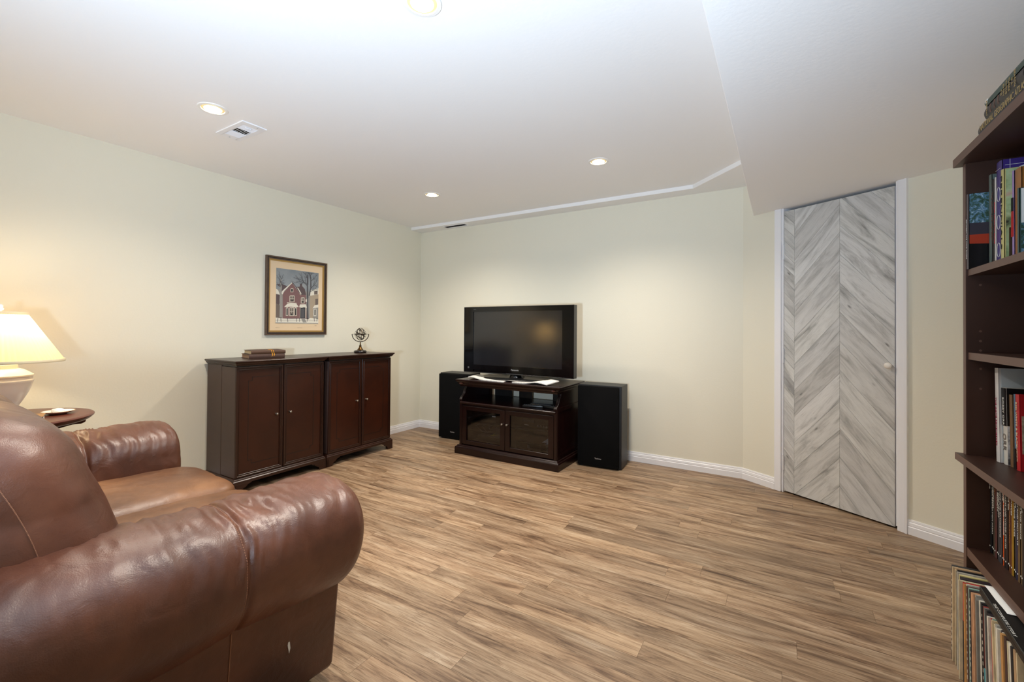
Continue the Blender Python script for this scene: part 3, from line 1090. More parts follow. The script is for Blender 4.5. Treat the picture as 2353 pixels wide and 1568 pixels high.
# ------------------------------------------------------------------ the pair of cabinets
def make_cabinet(yc, label):
    t = thing('storage_cabinet', label, 'cabinet', (0.028, yc, 0), group=None)
    HB, HT = 0.322, 0.343

    def B(*a):
        return MB().box(*a)
    body = B(0.0, 0.190, -HB, HB, 0.095, 0.832)
    body.build('body', M_mahog_sheen, t, local=True, bevel=0.0015)
    # top with ogee edge
    prof = [(0.0, 0.832), (0.012, 0.832), (0.016, 0.838), (0.022, 0.842), (0.024, 0.850), (0.031, 0.856), (0.033, 0.861), (0.030, 0.866), (0.0, 0.866)]
    top = MB()
    rows = []
    for o_, z in prof[1:-1]:
        e = o_
        rows.append([(0.0, -HB - e + 0.012, z), (0.372 + e, -HB - e + 0.012, z), (0.372 + e, HB + e - 0.012, z), (0.0, HB + e - 0.012, z)])
    top.grid(rows, closed_u=True, cap=True)
    top.build('top', M_mahog, t, local=True, bevel=0.0008)
    B(0.19, 0.372, -HB + 0.004, HB - 0.004, 0.826, 0.834).build('rail', M_inlay, t, local=True)
    # plinth with moulding and bracket feet
    pl = MB()
    rows = []
    for e, z in ((0.018, 0.060), (0.018, 0.078), (0.013, 0.083), (0.011, 0.090), (0.003, 0.096)):
        rows.append([(0.0, -HB - e, z), (0.370 + e, -HB - e, z), (0.370 + e, HB + e, z), (0.0, HB + e, z)])
    pl.grid(rows, closed_u=True, cap=True)
    pl.build('plinth', M_mahog, t, local=True, bevel=0.001)
    for s in (-1, 1):
        y1 = s * (HB + 0.018)
        foot = MB()
        poly = [(y1, 0.0), (y1 - s * 0.052, 0.0), (y1 - s * 0.058, 0.022), (y1 - s * 0.070, 0.030), (y1 - s * 0.082, 0.034), (y1 - s * 0.095, 0.048), (y1 - s * 0.12, 0.056), (y1 - s * 0.12, 0.062), (y1, 0.062)]
        foot.prism(poly, 0.368, 0.388, axis='X')
        foot.box(0.32, 0.388, min(y1, y1 - s * 0.02), max(y1, y1 - s * 0.02), 0.0, 0.06)
        foot.build('bracket_foot', M_mahog, t, local=True, bevel=0.0015)
        back = B(0.0, 0.06, min(y1, y1 - s * 0.03), max(y1, y1 - s * 0.03), 0.0, 0.062)
        back.build('rear_foot', M_mahog, t, local=True)
    # two deep doors
    for s in (-1, 1):
        ya, yb = sorted((s * 0.003, s * HB))
        d = B(0.194, 0.366, ya, yb, 0.099, 0.824).build('door', M_mahog_sheen, t, local=True, bevel=0.001)
        face = B(0.366, 0.369, ya + 0.001, yb - 0.001, 0.100, 0.823)
        face.build('veneer_panel', M_mahog_panel, d, local=True)
        # applied moulding frame
        mo = MB()
        for (o0, o1, h) in ((0.0, 0.010, 0.008), (0.010, 0.017, 0.0055), (0.017, 0.021, 0.0065)):
            a0, a1, b0, b1 = ya + 0.001 + o0, yb - 0.001 - o0, 0.100 + o0, 0.823 - o0
            w_ = o1 - o0
            mo.box(0.369, 0.369 + h, a0, a0 + w_, b0, b1).box(0.369, 0.369 + h, a1 - w_, a1, b0, b1)
            mo.box(0.369, 0.369 + h, a0 + w_, a1 - w_, b0, b0 + w_).box(0.369, 0.369 + h, a0 + w_, a1 - w_, b1 - w_, b1)
        mo.build('moulding', M_mahog, d, local=True, bevel=0.0012)
        # notched inlay line; it runs into the meeting stile
        yo = s * (HB - 0.082)
        yi = s * 0.026
        zt, zb, nt_ = 0.752, 0.176, 0.024
        pts = [(yi, zt), (yo - s * nt_, zt), (yo - s * nt_, zt - nt_), (yo, zt - nt_), (yo, zb + nt_), (yo - s * nt_, zb + nt_), (yo - s * nt_, zb), (yi, zb)]
        il = MB()
        for (p, q) in zip(pts[:-1], pts[1:]):
            y0, y1_ = sorted((p[0], q[0]))
            z0, z1 = sorted((p[1], q[1]))
            il.box(0.369, 0.3695, y0 - 0.0020, y1_ + 0.0020, z0 - 0.0020, z1 + 0.0020)
        il.build('inlay_line', M_inlay, d, local=True)
        kn = MB().lathe([(0.007, 0.0), (0.0055, 0.004), (0.0035, 0.008), (0.0045, 0.012), (0.0085, 0.015), (0.0095, 0.019), (0.007, 0.023), (0.001, 0.0245)], seg=18)
        ko = kn.build('knob', M_pewter, d, local=True, smooth=50)
        ko.location = (0.369, s * 0.050, 0.480)
        ko.rotation_euler = (0, R(90), 0)
    return t


cab = make_cabinet(-1.825, 'dark mahogany two door cabinet nearer the loveseat, with two books on top')
cab2 = copy_tree(cab)
cab2.location = (0.028, -1.137, 0)
cab2['label'] = 'dark mahogany two door cabinet nearer the room corner, with the armillary sphere on top'
for c in (cab, cab2):
    c['group'] = 'matching cabinets along the left wall'

ZT = 0.8662
M_brownbook = mat('brown cloth cover', (70, 47, 38), 0.6, vary=((82, 56, 44), 60, 0.2))
M_brownspine = mat('brown leather spine', (92, 64, 44), 0.45, vary=((72, 46, 34), 12, 0.25), stretch=(0.3, 1, 6))
R1 = R(88)
# spines face the room; local x runs towards the corner
b1, _ = flat_book('old_book', 'lower brown cloth book of the two lying on the cabinet', (0.262, -1.992), R(76), 0.232, 0.20, ZT, 0.030, M_brownbook, mat('aged pages', (150, 118, 92), 0.8), M_brownbook, 'two books on the cabinet')
b2, _ = flat_book('old_book', 'upper brown cloth book with an orange ribbon, lying on the other book', (0.262, -1.978), R(76), 0.224, 0.19, ZT + 0.0304, 0.026, M_brownbook, M_pages, M_brownspine, 'two books on the cabinet')
rib = MB()
M_ribbon = mat('orange ribbon', (232, 160, 40), 0.6)
for dx in (0.128, 0.140):
    pth = [(dx + 0.006, 0.10, 0.0272), (dx, 0.03, 0.0274), (dx, 0.0, 0.0272), (dx, -0.0080, 0.022), (dx + 0.004, -0.0100, 0.006), (dx + 0.006, -0.0110, -0.010), (dx + 0.002, -0.0115, -0.018), (dx + 0.008, -0.0115, -0.008), (dx + 0.006, -0.0110, 0.004)]
    rib.tube(pth, 0.0018, 6, flat=0.5)
rib.build('bookmark_ribbon', M_ribbon, b2, local=True)

# armillary sphere
AX, AY = 0.215, -1.000
ar = thing('armillary_sphere', 'small brass armillary sphere on a round black base on the right cabinet', 'ornament', (AX, AY, ZT))
MB().lathe([(0.048, 0.0), (0.054, 0.004), (0.055, 0.012), (0.051, 0.019), (0.042, 0.023), (0.030, 0.0245)], seg=36).build('base', M_ebony, ar, local=True, smooth=50)
MB().lathe([(0.030, 0.0245), (0.024, 0.030), (0.014, 0.045), (0.010, 0.055), (0.0105, 0.059), (0.0125, 0.062), (0.008, 0.066), (0.0045, 0.070), (0.0065, 0.076), (0.006, 0.080), (0.004, 0.084), (0.004, 0.094), (0.006, 0.098), (0.003, 0.102)], seg=24).build('stem', M_brass, ar, local=True, smooth=50)
ZS0, RS = 0.166, 0.058
cr_ = MB()
# the half-hoop cradle faces the viewpoint
va = math.atan2(CAM.y - AY, CAM.x - AX) + PI / 2
hd = Vector((math.cos(va), math.sin(va), 0))
cr_.tube([hd * (0.070 * math.cos(a)) + Vector((0, 0, ZS0 + 0.068 * math.sin(a))) for a in np.linspace(-PI, 0, 28)], 0.0030, 8, flat=1.3)
cr_.tube([hd * 0.070 + Vector((0, 0, ZS0)), hd * 0.046 + Vector((0, 0, ZS0 + 0.001))], 0.0014, 6)
cr_.tube([hd * -0.070 + Vector((0, 0, ZS0)), hd * -0.046 + Vector((0, 0, ZS0 + 0.001))], 0.0014, 6)
cr_.build('cradle', M_bronze, ar, local=True, smooth=60)


def ring(r, axis, width, th, off=0.0):
    axis = Vector(axis).normalized()
    a = Vector((0, 0, 1)) if abs(axis.z) < 0.9 else Vector((1, 0, 0))
    u = axis.cross(a).normalized()
    v = axis.cross(u)
    n_ = 44
    rows = []
    for rr, w in ((r, -width / 2), (r, width / 2), (r - th, width / 2), (r - th, -width / 2), (r, -width / 2)):
        rows.append([tuple((u * math.cos(2 * PI * i / n_) + v * math.sin(2 * PI * i / n_)) * rr + axis * (w + off) + Vector((0, 0, ZS0))) for i in range(n_)])
    mb = MB()
    mb.grid(rows, closed_u=True)
    return mb


tilt = Vector((0.32, 0.35, 0.88))
for k, (r_, ax_, w_, off) in enumerate(((0.048, (0, 0, 1), 0.008, 0), (0.0455, tilt, 0.005, 0), (0.056, (1, 0.25, 0), 0.006, 0), (0.0535, (0.25, 1, 0.3), 0.005, 0),
                                        (0.0515, (0.8, 0.75, 0.15), 0.004, 0), (0.0495, (-0.8, 0.75, 0.25), 0.004, 0), (0.036, tilt, 0.004, 0.027), (0.036, tilt, 0.004, -0.027))):
    ring(r_, ax_, w_, 0.002, off).build('ring', M_bronze, ar, local=True, smooth=40)
tn = tilt.normalized()
MB().tube([Vector((0, 0, ZS0)) - tn * 0.05, Vector((0, 0, ZS0)) + tn * 0.05], 0.0012, 6).build('axis_rod', M_brass, ar, local=True)
MB().lathe([(0.001, -0.006), (0.0045, -0.004), (0.006, 0.0), (0.0045, 0.004), (0.001, 0.006)], (0, 0, ZS0), 14).build('centre_ball', M_brass, ar, local=True, smooth=60)

# ------------------------------------------------------------------ framed print on the left wall
PY0, PY1, PZ0, PZ1 = -1.741, -1.206, 1.027, 1.651
pic = thing('framed_print', 'framed print of a snowy red brick house, hanging above the cabinets', 'picture', (0.0, (PY0 + PY1) / 2, PZ0))
steps = ((0.0, 0.010, 0.022, M_frame), (0.010, 0.017, 0.017, mat('dark groove', (34, 24, 20), 0.5)), (0.017, 0.024, 0.020, M_frame))
fr = MB()
for o0, o1, h, _m in steps:
    mi = 1 if o0 == 0.010 else 0
    a0, a1, b0, b1 = PY0 + o0, PY1 - o0, PZ0 + o0, PZ1 - o0
    w_ = o1 - o0
    fr.box(0.002, h, a0, a0 + w_, b0, b1, mi).box(0.002, h, a1 - w_, a1, b0, b1, mi).box(0.002, h, a0 + w_, a1 - w_, b0, b0 + w_, mi).box(0.002, h, a0 + w_, a1 - w_, b1 - w_, b1, mi)
fr.build('frame', [M_frame, MATS['dark groove']], pic)
gl = MB()
for o0, o1, h in ((0.024, 0.031, 0.014), (0.031, 0.036, 0.011)):
    a0, a1, b0, b1 = PY0 + o0, PY1 - o0, PZ0 + o0, PZ1 - o0
    w_ = o1 - o0
    gl.box(0.002, h, a0, a0 + w_, b0, b1).box(0.002, h, a1 - w_, a1, b0, b1).box(0.002, h, a0 + w_, a1 - w_, b0, b0 + w_).box(0.002, h, a0 + w_, a1 - w_, b1 - w_, b1)
gl.build('gilt_liner', M_gilt, pic)
MB().box(0.002, 0.0075, PY0 + 0.03, PY1 - 0.03, PZ0 + 0.03, PZ1 - 0.03).build('mat_board', M_mat, pic)
QY0, QY1, QZ0, QZ1 = -1.655, -1.279, 1.122, 1.560
art = MB()
acol = [(96, 110, 118), (126, 94, 92), (92, 78, 78), (222, 216, 200), (84, 83, 85), (196, 180, 150), (40, 40, 44), (150, 146, 138), (168, 152, 130), (112, 100, 92), (206, 198, 180)]
amats = [mat('print ink %d' % i, c, 0.8) for i, c in enumerate(acol)]
amats[0] = mat('print sky', (118, 126, 131), 0.8, vary=((156, 160, 160), 6, 0.3), coords='World')
lay = [0.0]


def pu(px, py):
    """print coordinates measured on the picture, straightened"""
    u = (px - 245) / 690.0
    top = 292 + u * 96
    bot = 1205 + u * 23
    return QY0 + u * (QY1 - QY0), QZ1 - (py - top) / (bot - top) * (QZ1 - QZ0)


def shp(ci, pts):
    lay[0] += 0.000012
    x = 0.0078 + lay[0]
    poly = [pu(*p) for p in pts]
    n_ = len(poly)
    area = sum(poly[i][0] * poly[(i + 1) % n_][1] - poly[(i + 1) % n_][0] * poly[i][1] for i in range(n_))
    if area < 0:
        poly.reverse()
    art.add([(x, a, b) for a, b in poly], [list(range(n_))], ci)


def strk(ci, pts, w):
    for (x0, y0), (x1, y1) in zip(pts[:-1], pts[1:]):
        d = math.hypot(x1 - x0, y1 - y0) or 1
        nx, ny = -(y1 - y0) / d * w / 2, (x1 - x0) / d * w / 2
        shp(ci, [(x0 + nx, y0 + ny), (x1 + nx * 0.7, y1 + ny * 0.7), (x1 - nx * 0.7, y1 - ny * 0.7), (x0 - nx, y0 - ny)])


art.box(0.0074, 0.0078, QY0, QY1, QZ0, QZ1, 0)
shp(7, [(245, 640), (245, 1120), (935, 1150), (935, 700), (700, 690), (560, 660)])
shp(2, [(245, 560), (300, 600), (330, 690), (400, 640), (420, 600), (330, 560)])
shp(8, [(790, 740), (935, 720), (935, 1150), (790, 1150)])
shp(3, [(770, 750), (800, 670), (935, 640), (935, 740), (800, 760)])
shp(9, [(860, 690), (920, 680), (920, 740), (860, 745)])
shp(9, [(880, 815), (930, 812), (930, 915), (880, 915)])
shp(7, [(840, 960), (935, 950), (935, 1150), (845, 1150)])
shp(3, [(835, 970), (870, 920), (935, 910), (935, 960)])
shp(3, [(855, 980), (900, 980), (900, 1100), (855, 1100)])
shp(6, [(868, 990), (888, 990), (888, 1090), (868, 1090)])
shp(2, [(245, 730), (300, 740), (300, 880), (245, 1110)])
shp(3, [(245, 640), (275, 660), (303, 738), (245, 720)])
shp(9, [(245, 880), (300, 905), (335, 1120), (245, 1120)])
shp(2, [(560, 612), (612, 608), (620, 560), (650, 556), (655, 600), (700, 650), (722, 745), (640, 745)])
shp(1, [(622, 745), (718, 745), (740, 1135), (612, 1135)])
shp(1, [(345, 720), (490, 545), (636, 745), (615, 1138), (350, 1132)])
shp(3, [(322, 712), (345, 668), (490, 535), (492, 548), (372, 672), (345, 735)])
shp(3, [(560, 618), (588, 628), (642, 720), (636, 752), (618, 738)])
strk(2, [(492, 535), (560, 618), (632, 745)], 14)
for (x0, y0, x1, y1) in ((468, 630, 512, 698), (452, 752, 534, 860), (398, 950, 436, 1088), (452, 948, 526, 1092), (534, 952, 572, 1092), (636, 785, 698, 885)):
    shp(10, [(x0, y0 + 12), (x0 + 10, y0), (x1 - 10, y0), (x1, y0 + 12), (x1, y1), (x0, y1)])
    w_ = (x1 - x0)
    shp(9 if w_ > 60 else 6, [(x0 + 9, y0 + 14), (x1 - 9, y0 + 14), (x1 - 9, y1 - 9), (x0 + 9, y1 - 9)])
    if w_ > 45:
        strk(10, [((x0 + x1) / 2, y0 + 10), ((x0 + x1) / 2, y1 - 5)], 6)
        strk(10, [(x0 + 5, (y0 + y1) / 2), (x1 - 5, (y0 + y1) / 2)], 6)
        shp(6, [((x0 + x1) / 2 - 12, y1 - 10), ((x0 + x1) / 2, y1 - 46), ((x0 + x1) / 2 + 12, y1 - 10)])
strk(10, [(412, 872), (570, 880)], 12)
shp(3, [(370, 942), (420, 888), (480, 878), (560, 886), (602, 945), (540, 950), (480, 938), (420, 944)])
shp(6, [(628, 945), (708, 945), (708, 1130), (628, 1130)])
shp(4, [(640, 970), (698, 970), (698, 1125), (640, 1125)])
shp(3, [(608, 948), (620, 902), (718, 902), (742, 966), (690, 952), (650, 960)])
for x in (625, 712, 726):
    strk(10, [(x, 955), (x, 1132)], 7)
shp(3, [(712, 822), (745, 815), (748, 860), (714, 866)])
shp(3, [(303, 800), (315, 788), (332, 800), (332, 838), (303, 838)])
# trees
strk(7, [(318, 1110), (318, 640), (312, 480)], 34)
for k in range(16):
    a = R(rnd.uniform(25, 155))
    x0, y0 = 315 + rnd.uniform(-8, 8), rnd.uniform(470, 620)
    L = rnd.uniform(60, 130)
    x1, y1 = max(250, x0 + L * math.cos(a)), max(318, y0 - L * math.sin(a))
    strk(4, [(x0, y0), (x1, y1)], 5)
    strk(4, [((x0 + x1) / 2, (y0 + y1) / 2), (max(250, (x0 + x1) / 2 + 30 * math.cos(a + 0.7)), max(318, (y0 + y1) / 2 - 30 * math.sin(a + 0.7)))], 3)
strk(4, [(752, 1150), (746, 800), (742, 580), (745, 420)], 30)
strk(4, [(775, 760), (800, 620), (798, 480), (775, 390)], 22)


def twig(x, y, a, L, w, lev):
    x1, y1 = x + L * math.cos(a), y - L * math.sin(a)
    if not (300 < x1 < 932):
        return
    y1 = max(y1, 300 + (x1 - 245) / 690 * 96 + 6)
    strk(4, [(x, y), (x1, y1)], w)
    if lev:
        for s in (-1, 1):
            twig(x1, y1, a + s * rnd.uniform(0.25, 0.6), L * rnd.uniform(0.6, 0.8), w * 0.62, lev - 1)
            twig((x + x1) / 2, (y + y1) / 2, a + s * rnd.uniform(0.4, 0.8), L * rnd.uniform(0.4, 0.6), w * 0.5, lev - 1)


for (x, y, a, L, w) in ((742, 600, 2.3, 120, 13), (744, 500, 1.9, 80, 11), (745, 430, 1.4, 60, 10), (800, 640, 0.8, 110, 12), (799, 520, 0.7, 90, 10), (790, 430, 1.2, 60, 9), (742, 560, 2.8, 120, 9), (780, 700, 0.5, 100, 8)):
    twig(x, y, a, L, w, 2)
shp(3, [(240, 1115), (330, 1128), (480, 1142), (620, 1138), (740, 1150), (800, 1128), (880, 1140), (935, 1160), (935, 1228), (240, 1206)])
shp(7, [(640, 1140), (700, 1140), (735, 1205), (672, 1205)])
shp(2, [(725, 1150), (745, 1122), (775, 1152)])
for x, s in ((275, 6), (318, -5), (420, -8), (570, 6), (616, 3), (748, 8), (860, -5), (910, 3)):
    strk(6, [(x, 1128), (x - s, 1190)], 9)
strk(9, [(240, 1160), (930, 1180)], 4)
strk(4, [(240, 1200), (930, 1222)], 6)
strk(9, [(870, 1258), (905, 1260)], 5)
strk(9, [(240, 1278), (300, 1282)], 3)
strk(9, [(580, 1288), (660, 1290)], 3)
art.build('print', amats, pic)
# ------------------------------------------------------------------ television stand
SX0, SX1, SYF, SYB = 0.985, 1.985, -0.615, -0.105
st = thing('television_stand', 'dark cherry television stand with two glass doors and an open shelf', 'tv stand', ((SX0 + SX1) / 2, (SYF + SYB) / 2, 0))


def ring_rows(prof, x0, x1, y0, y1):
    return [[(x0 - e, y0 - e, z), (x1 + e, y0 - e, z), (x1 + e, y1, z), (x0 - e, y1, z)] for e, z in prof]


pl = MB()
pl.grid(ring_rows([(0.0, 0.0), (0.0, 0.052), (-0.004, 0.060), (-0.012, 0.064), (-0.016, 0.072), (-0.024, 0.076)], SX0, SX1, SYF, SYB), closed_u=True, cap=True)
pl.build('plinth', M_cherry, st, bevel=0.001)
tp = MB()
tp.grid(ring_rows([(-0.030, 0.585), (-0.028, 0.598), (-0.018, 0.606), (-0.014, 0.620), (-0.006, 0.626), (0.0, 0.632), (0.001, 0.640), (-0.003, 0.646)], SX0 + 0.005, SX1 + 0.005, SYF, SYB), closed_u=True, cap=True)
tp.build('top', M_cherry, st, bevel=0.0008)
BX0, BX1, BYF = 1.018, 1.955, -0.588
for s, xa, xb in ((0, BX0, BX0 + 0.022), (1, BX1 - 0.022, BX1)):
    prof = [(BYF, 0.076), (SYB, 0.076), (SYB, 0.588), (-0.50, 0.588), (-0.498, 0.575), (-0.512, 0.560), (-0.528, 0.545), (-0.535, 0.522), (-0.552, 0.500), (-0.575, 0.485), (-0.588, 0.468)]
    sd = MB().prism(prof, xa, xb, axis='X')
    side = sd.build('side_panel', M_cherry, st, bevel=0.001)
    if s:
        mo = MB()
        for a0, a1, b0, b1 in ((-0.555, -0.135, 0.110, 0.445), ):
            mo.box(xb, xb + 0.006, a0 - 0.03, a0, b0 - 0.03, b1 + 0.03).box(xb, xb + 0.006, a1, a1 + 0.03, b0 - 0.03, b1 + 0.03)
            mo.box(xb, xb + 0.006, a0, a1, b0 - 0.03, b0).box(xb, xb + 0.006, a0, a1, b1, b1 + 0.03)
            mo.box(xb, xb + 0.003, a0, a0 + 0.008, b0, b1).box(xb, xb + 0.003, a0 + 0.008, a1, b0, b0 + 0.008)
        mo.build('frame_moulding', M_cherry, side, bevel=0.001)
    # carved scroll on the front edge of the open bay
    sc_ = MB()
    xm = (xa + xb) / 2
    for dx in (-0.009, 0.0, 0.009):
        sc_.tube([(xm + dx, y, z) for y, z in ((-0.499, 0.580), (-0.515, 0.560), (-0.531, 0.545), (-0.539, 0.522), (-0.556, 0.500), (-0.579, 0.485), (-0.591, 0.468))], 0.0042, 6)
    sc_.lathe([(0.001, -0.012), (0.009, -0.008), (0.012, 0.0), (0.009, 0.008), (0.001, 0.012)], (xm, -0.500, 0.572), 12)
    sc_.build('scroll_bracket', M_cherry, side, smooth=60)
# carved leaf ornaments at the ends of the top rail
for xm in (SX0 + 0.058, SX1 - 0.052):
    or_ = MB()
    for k in range(5):
        a = R(-60 + 30 * k)
        or_.tube([(xm, SYF + 0.014, 0.606), (xm + 0.022 * math.sin(a), SYF + 0.010, 0.606 + 0.014 * math.cos(a))], [0.0035, 0.0022], 6)
    or_.build('carved_leaf', mat('rubbed cherry', (88, 50, 38), 0.35), st, smooth=60)
shf = MB()
shf.box(BX0 + 0.022, BX1 - 0.022, -0.575, SYB + 0.004, 0.432, 0.452)
shf.tube([(BX0 + 0.010, -0.588, 0.443), (BX1 - 0.010, -0.588, 0.443)], 0.0105, 12)
shf.box(BX0 + 0.022, BX1 - 0.022, -0.578, -0.560, 0.418, 0.436)
shf.build('open_shelf', M_cherry, st, smooth=40)
bkp = MB()
ZA, ZD = 0.076, 0.588
bkp.box(BX0 + 0.022, BX1 - 0.022, SYB - 0.010, SYB, ZA, 0.452)
holes = ((1.035, 1.075), (1.262, 1.345), (1.478, 1.692))
x = BX0 + 0.022
for h0, h1 in holes:
    h0, h1 = h0, h1
    if h0 > x:
        bkp.box(x, h0, SYB - 0.010, SYB, 0.452, ZD)
    bkp.box(max(h0, x), h1, SYB - 0.010, SYB, 0.538, ZD)
    x = h1
bkp.box(x, BX1 - 0.022, SYB - 0.010, SYB, 0.452, ZD)
bkp.build('back_panel', M_cherry_in, st)
MB().box(BX0 + 0.022, BX1 - 0.022, -0.565, SYB - 0.010, 0.076, 0.082).build('floor_panel', M_cherry_in, st)
ins = MB().box(BX0 + 0.022, BX1 - 0.022, -0.53, SYB - 0.010, 0.262, 0.274)
ins.build('inner_shelf', M_cherry_in, st)
MB().box(1.480, 1.500, -0.53, SYB - 0.010, 0.082, 0.432).build('divider', M_cherry_in, st)
for x0, x1, kx in ((BX0 + 0.026, 1.484, 1.462), (1.488, BX1 - 0.026, 1.510)):
    d = MB()
    w_ = 0.044
    z0, z1 = 0.084, 0.416
    d.box(x0, x0 + w_, BYF, BYF + 0.020, z0, z1).box(x1 - w_, x1, BYF, BYF + 0.020, z0, z1).box(x0 + w_, x1 - w_, BYF, BYF + 0.020, z0, z0 + 0.034).box(x0 + w_, x1 - w_, BYF, BYF + 0.020, z1 - 0.034, z1)
    do = d.build('door', M_cherry, st, bevel=0.002)
    MB().box(x0 + w_ - 0.004, x1 - w_ + 0.004, BYF + 0.012, BYF + 0.015, z0 + 0.030, z1 - 0.030).build('glass_pane', M_glass, do)
    kn = MB().lathe([(0.006, 0.0), (0.0035, 0.006), (0.0085, 0.012), (0.009, 0.017), (0.006, 0.021), (0.001, 0.022)], seg=16)
    ko = kn.build('knob', M_pewter, do, off=(0, 0, 0), smooth=50)
    ko.location = Vector((kx, BYF, 0.300)) - base_of(do)
    ko.rotation_euler = (R(90), 0, 0)

# gear behind the glass
def gear(name, label, cat, x0, x1, y0, y1, z0, z1, m, extras=None, group=None):
    t = thing(name, label, cat, ((x0 + x1) / 2, (y0 + y1) / 2, z0), group=group)
    MB().box(x0, x1, y0, y1, z0 + 0.006, z1).build('case', m, t, bevel=0.003)
    ft = MB()
    for a in (x0 + 0.03, x1 - 0.03):
        for b_ in (y0 + 0.03, y1 - 0.03):
            ft.lathe([(0.009, 0.0), (0.009, 0.0065)], (a, b_, z0), 10)
    ft.build('feet', M_blackp, t)
    MB().box(x0 + 0.002, x1 - 0.002, y0 - 0.003, y0, z0 + 0.010, z1 - 0.003).build('front_panel', M_gloss, t)
    return t


g1 = gear('disc_player', 'black disc player with a small white sticker behind the left glass door', 'electronics', 1.085, 1.440, -0.50, -0.20, 0.2745, 0.345, M_blackp)
MB().box(1.303, 1.340, -0.5045, -0.503, 0.330, 0.340).build('sticker', M_white, g1)
g2 = gear('receiver', 'black stereo receiver on the upper shelf behind the right glass door', 'electronics', 1.530, 1.900, -0.50, -0.16, 0.2745, 0.362, M_blackp)
dsp = MB().box(1.60, 1.72, -0.5045, -0.503, 0.325, 0.347).build('display', mat('dim display', (40, 46, 50), 0.15), g2)
for k in range(5):
    kb_ = MB().lathe([(0.009, 0), (0.008, 0.008), (0.001, 0.009)], seg=14).build('knob', M_greyp, g2, off=(0, 0, 0))
    kb_.location = Vector((1.75 + 0.026 * k, -0.503, 0.305)) - base_of(g2)
    kb_.rotation_euler = (R(90), 0, 0)
MB().box(1.625, 1.665, -0.5045, -0.503, 0.300, 0.304).build('badge', M_silver, g2)
g3 = gear('cable_box', 'dark grey box with a white label at the bottom left of the stand', 'electronics', 1.165, 1.405, -0.52, -0.22, 0.0825, 0.165, M_greyp)
MB().box(1.262, 1.334, -0.5245, -0.523, 0.088, 0.106).build('sticker', M_white, g3)
nt_ = MB()
nt_.grid([[(1.285 + 0.04 * i / 6 + 0.02 * j, -0.50 + 0.05 * j, 0.1665 + 0.010 * (i / 6) ** 2 * (1 - j * 0.5)) for i in range(7)] for j in range(2)])
nt_.add([(1.30, -0.495, 0.168), (1.322, -0.488, 0.188), (1.318, -0.470, 0.187), (1.30, -0.472, 0.168)], [(0, 1, 2, 3)])
note = nt_.build('sticky_note', mat('yellow note', (214, 216, 96), 0.7), None)
tag(note, 'yellow sticky note lying on the grey box in the stand', 'note')
sol = note.modifiers.new('thick', 'SOLIDIFY')
sol.thickness = 0.0006
g4 = gear('game_console', 'black box with a grey badge at the bottom right of the stand', 'electronics', 1.530, 1.760, -0.47, -0.20, 0.0825, 0.150, M_blackp)
MB().box(1.635, 1.655, -0.4745, -0.473, 0.105, 0.130).build('badge', M_greyp, g4)
pp = MB()
for k in range(3):
    a = 0.02 * k
    z = 0.196 - 0.016 * k
    pp.add([(1.785 + a, -0.50 + a, z - 0.02), (1.900, -0.50, z - 0.008), (1.900, -0.38, z + 0.004), (1.80 + a, -0.38, z)], [(0, 1, 2, 3)])
ppo = pp.build('folded_papers', mat('blue white paper', (196, 208, 226), 0.6), None)
ppo.modifiers.new('thick', 'SOLIDIFY').thickness = 0.0008
tag(ppo, 'loose pale papers on the coiled cable behind the right glass door', 'papers')
cbm = mat('grey cable', (96, 98, 100), 0.4)


def coil(cx, cy, z, r, n_, label):
    pts = []
    for i in range(n_ * 26):
        a = 2 * PI * i / 26
        rr = r * (1 + 0.18 * nz(i * 0.13, cx, 0))
        pts.append((cx + rr * math.cos(a), cy + rr * 0.6 * math.sin(a), z + 0.0035 + 0.055 * i / (n_ * 26) + 0.004 * nz(i * 0.2, 1, cx)))
    o = MB().tube(pts, 0.0030, 6).build('cable_coil', cbm, None, smooth=60)
    tag(o, label, 'cable')


coil(1.845, -0.430, 0.0825, 0.052, 4, 'coiled grey cable at the bottom right behind the stand glass')
wires = MB()
for k in range(4):
    wires.tube([(1.16 + 0.06 * k, -0.33, 0.256), (1.13 + 0.07 * k, -0.50, 0.235), (1.22 + 0.05 * k, -0.53, 0.200), (1.30 + 0.02 * k, -0.42, 0.1685)], 0.0024, 5)
tag(wires.build('loose_wires', cbm, None, smooth=60), 'loose thin wires hanging behind the left glass door', 'cable')

# remotes and controller clutter on the open shelf
def remote(x, y, rz, L, w, label, z=0.4525):
    t = thing('remote_control', label, 'remote', (x, y, z), rz, group='black remotes on the open shelf')
    MB().box(-L / 2, L / 2, -w / 2, w / 2, 0, 0.018).build('case', M_blackp, t, local=True, bevel=0.005, segs=2, smooth=40)
    nb = int(L / 0.016)
    bt = MB()
    for i in range(nb - 1):
        for j in (-1, 0, 1):
            bt.lathe([(0.0038, 0.0175), (0.0032, 0.0200)], (-L / 2 + 0.014 + i * 0.016, j * w * 0.27, 0), 7)
    bt.build('buttons', M_greyp, t, local=True)
    return t


remote(1.705, -0.505, R(16), 0.17, 0.045, 'black remote at the front of the pile on the open shelf')
remote(1.815, -0.470, R(-12), 0.18, 0.048, 'black remote nearest the right scroll on the open shelf')
remote(1.735, -0.415, R(5), 0.19, 0.050, 'black remote at the back of the pile on the open shelf')

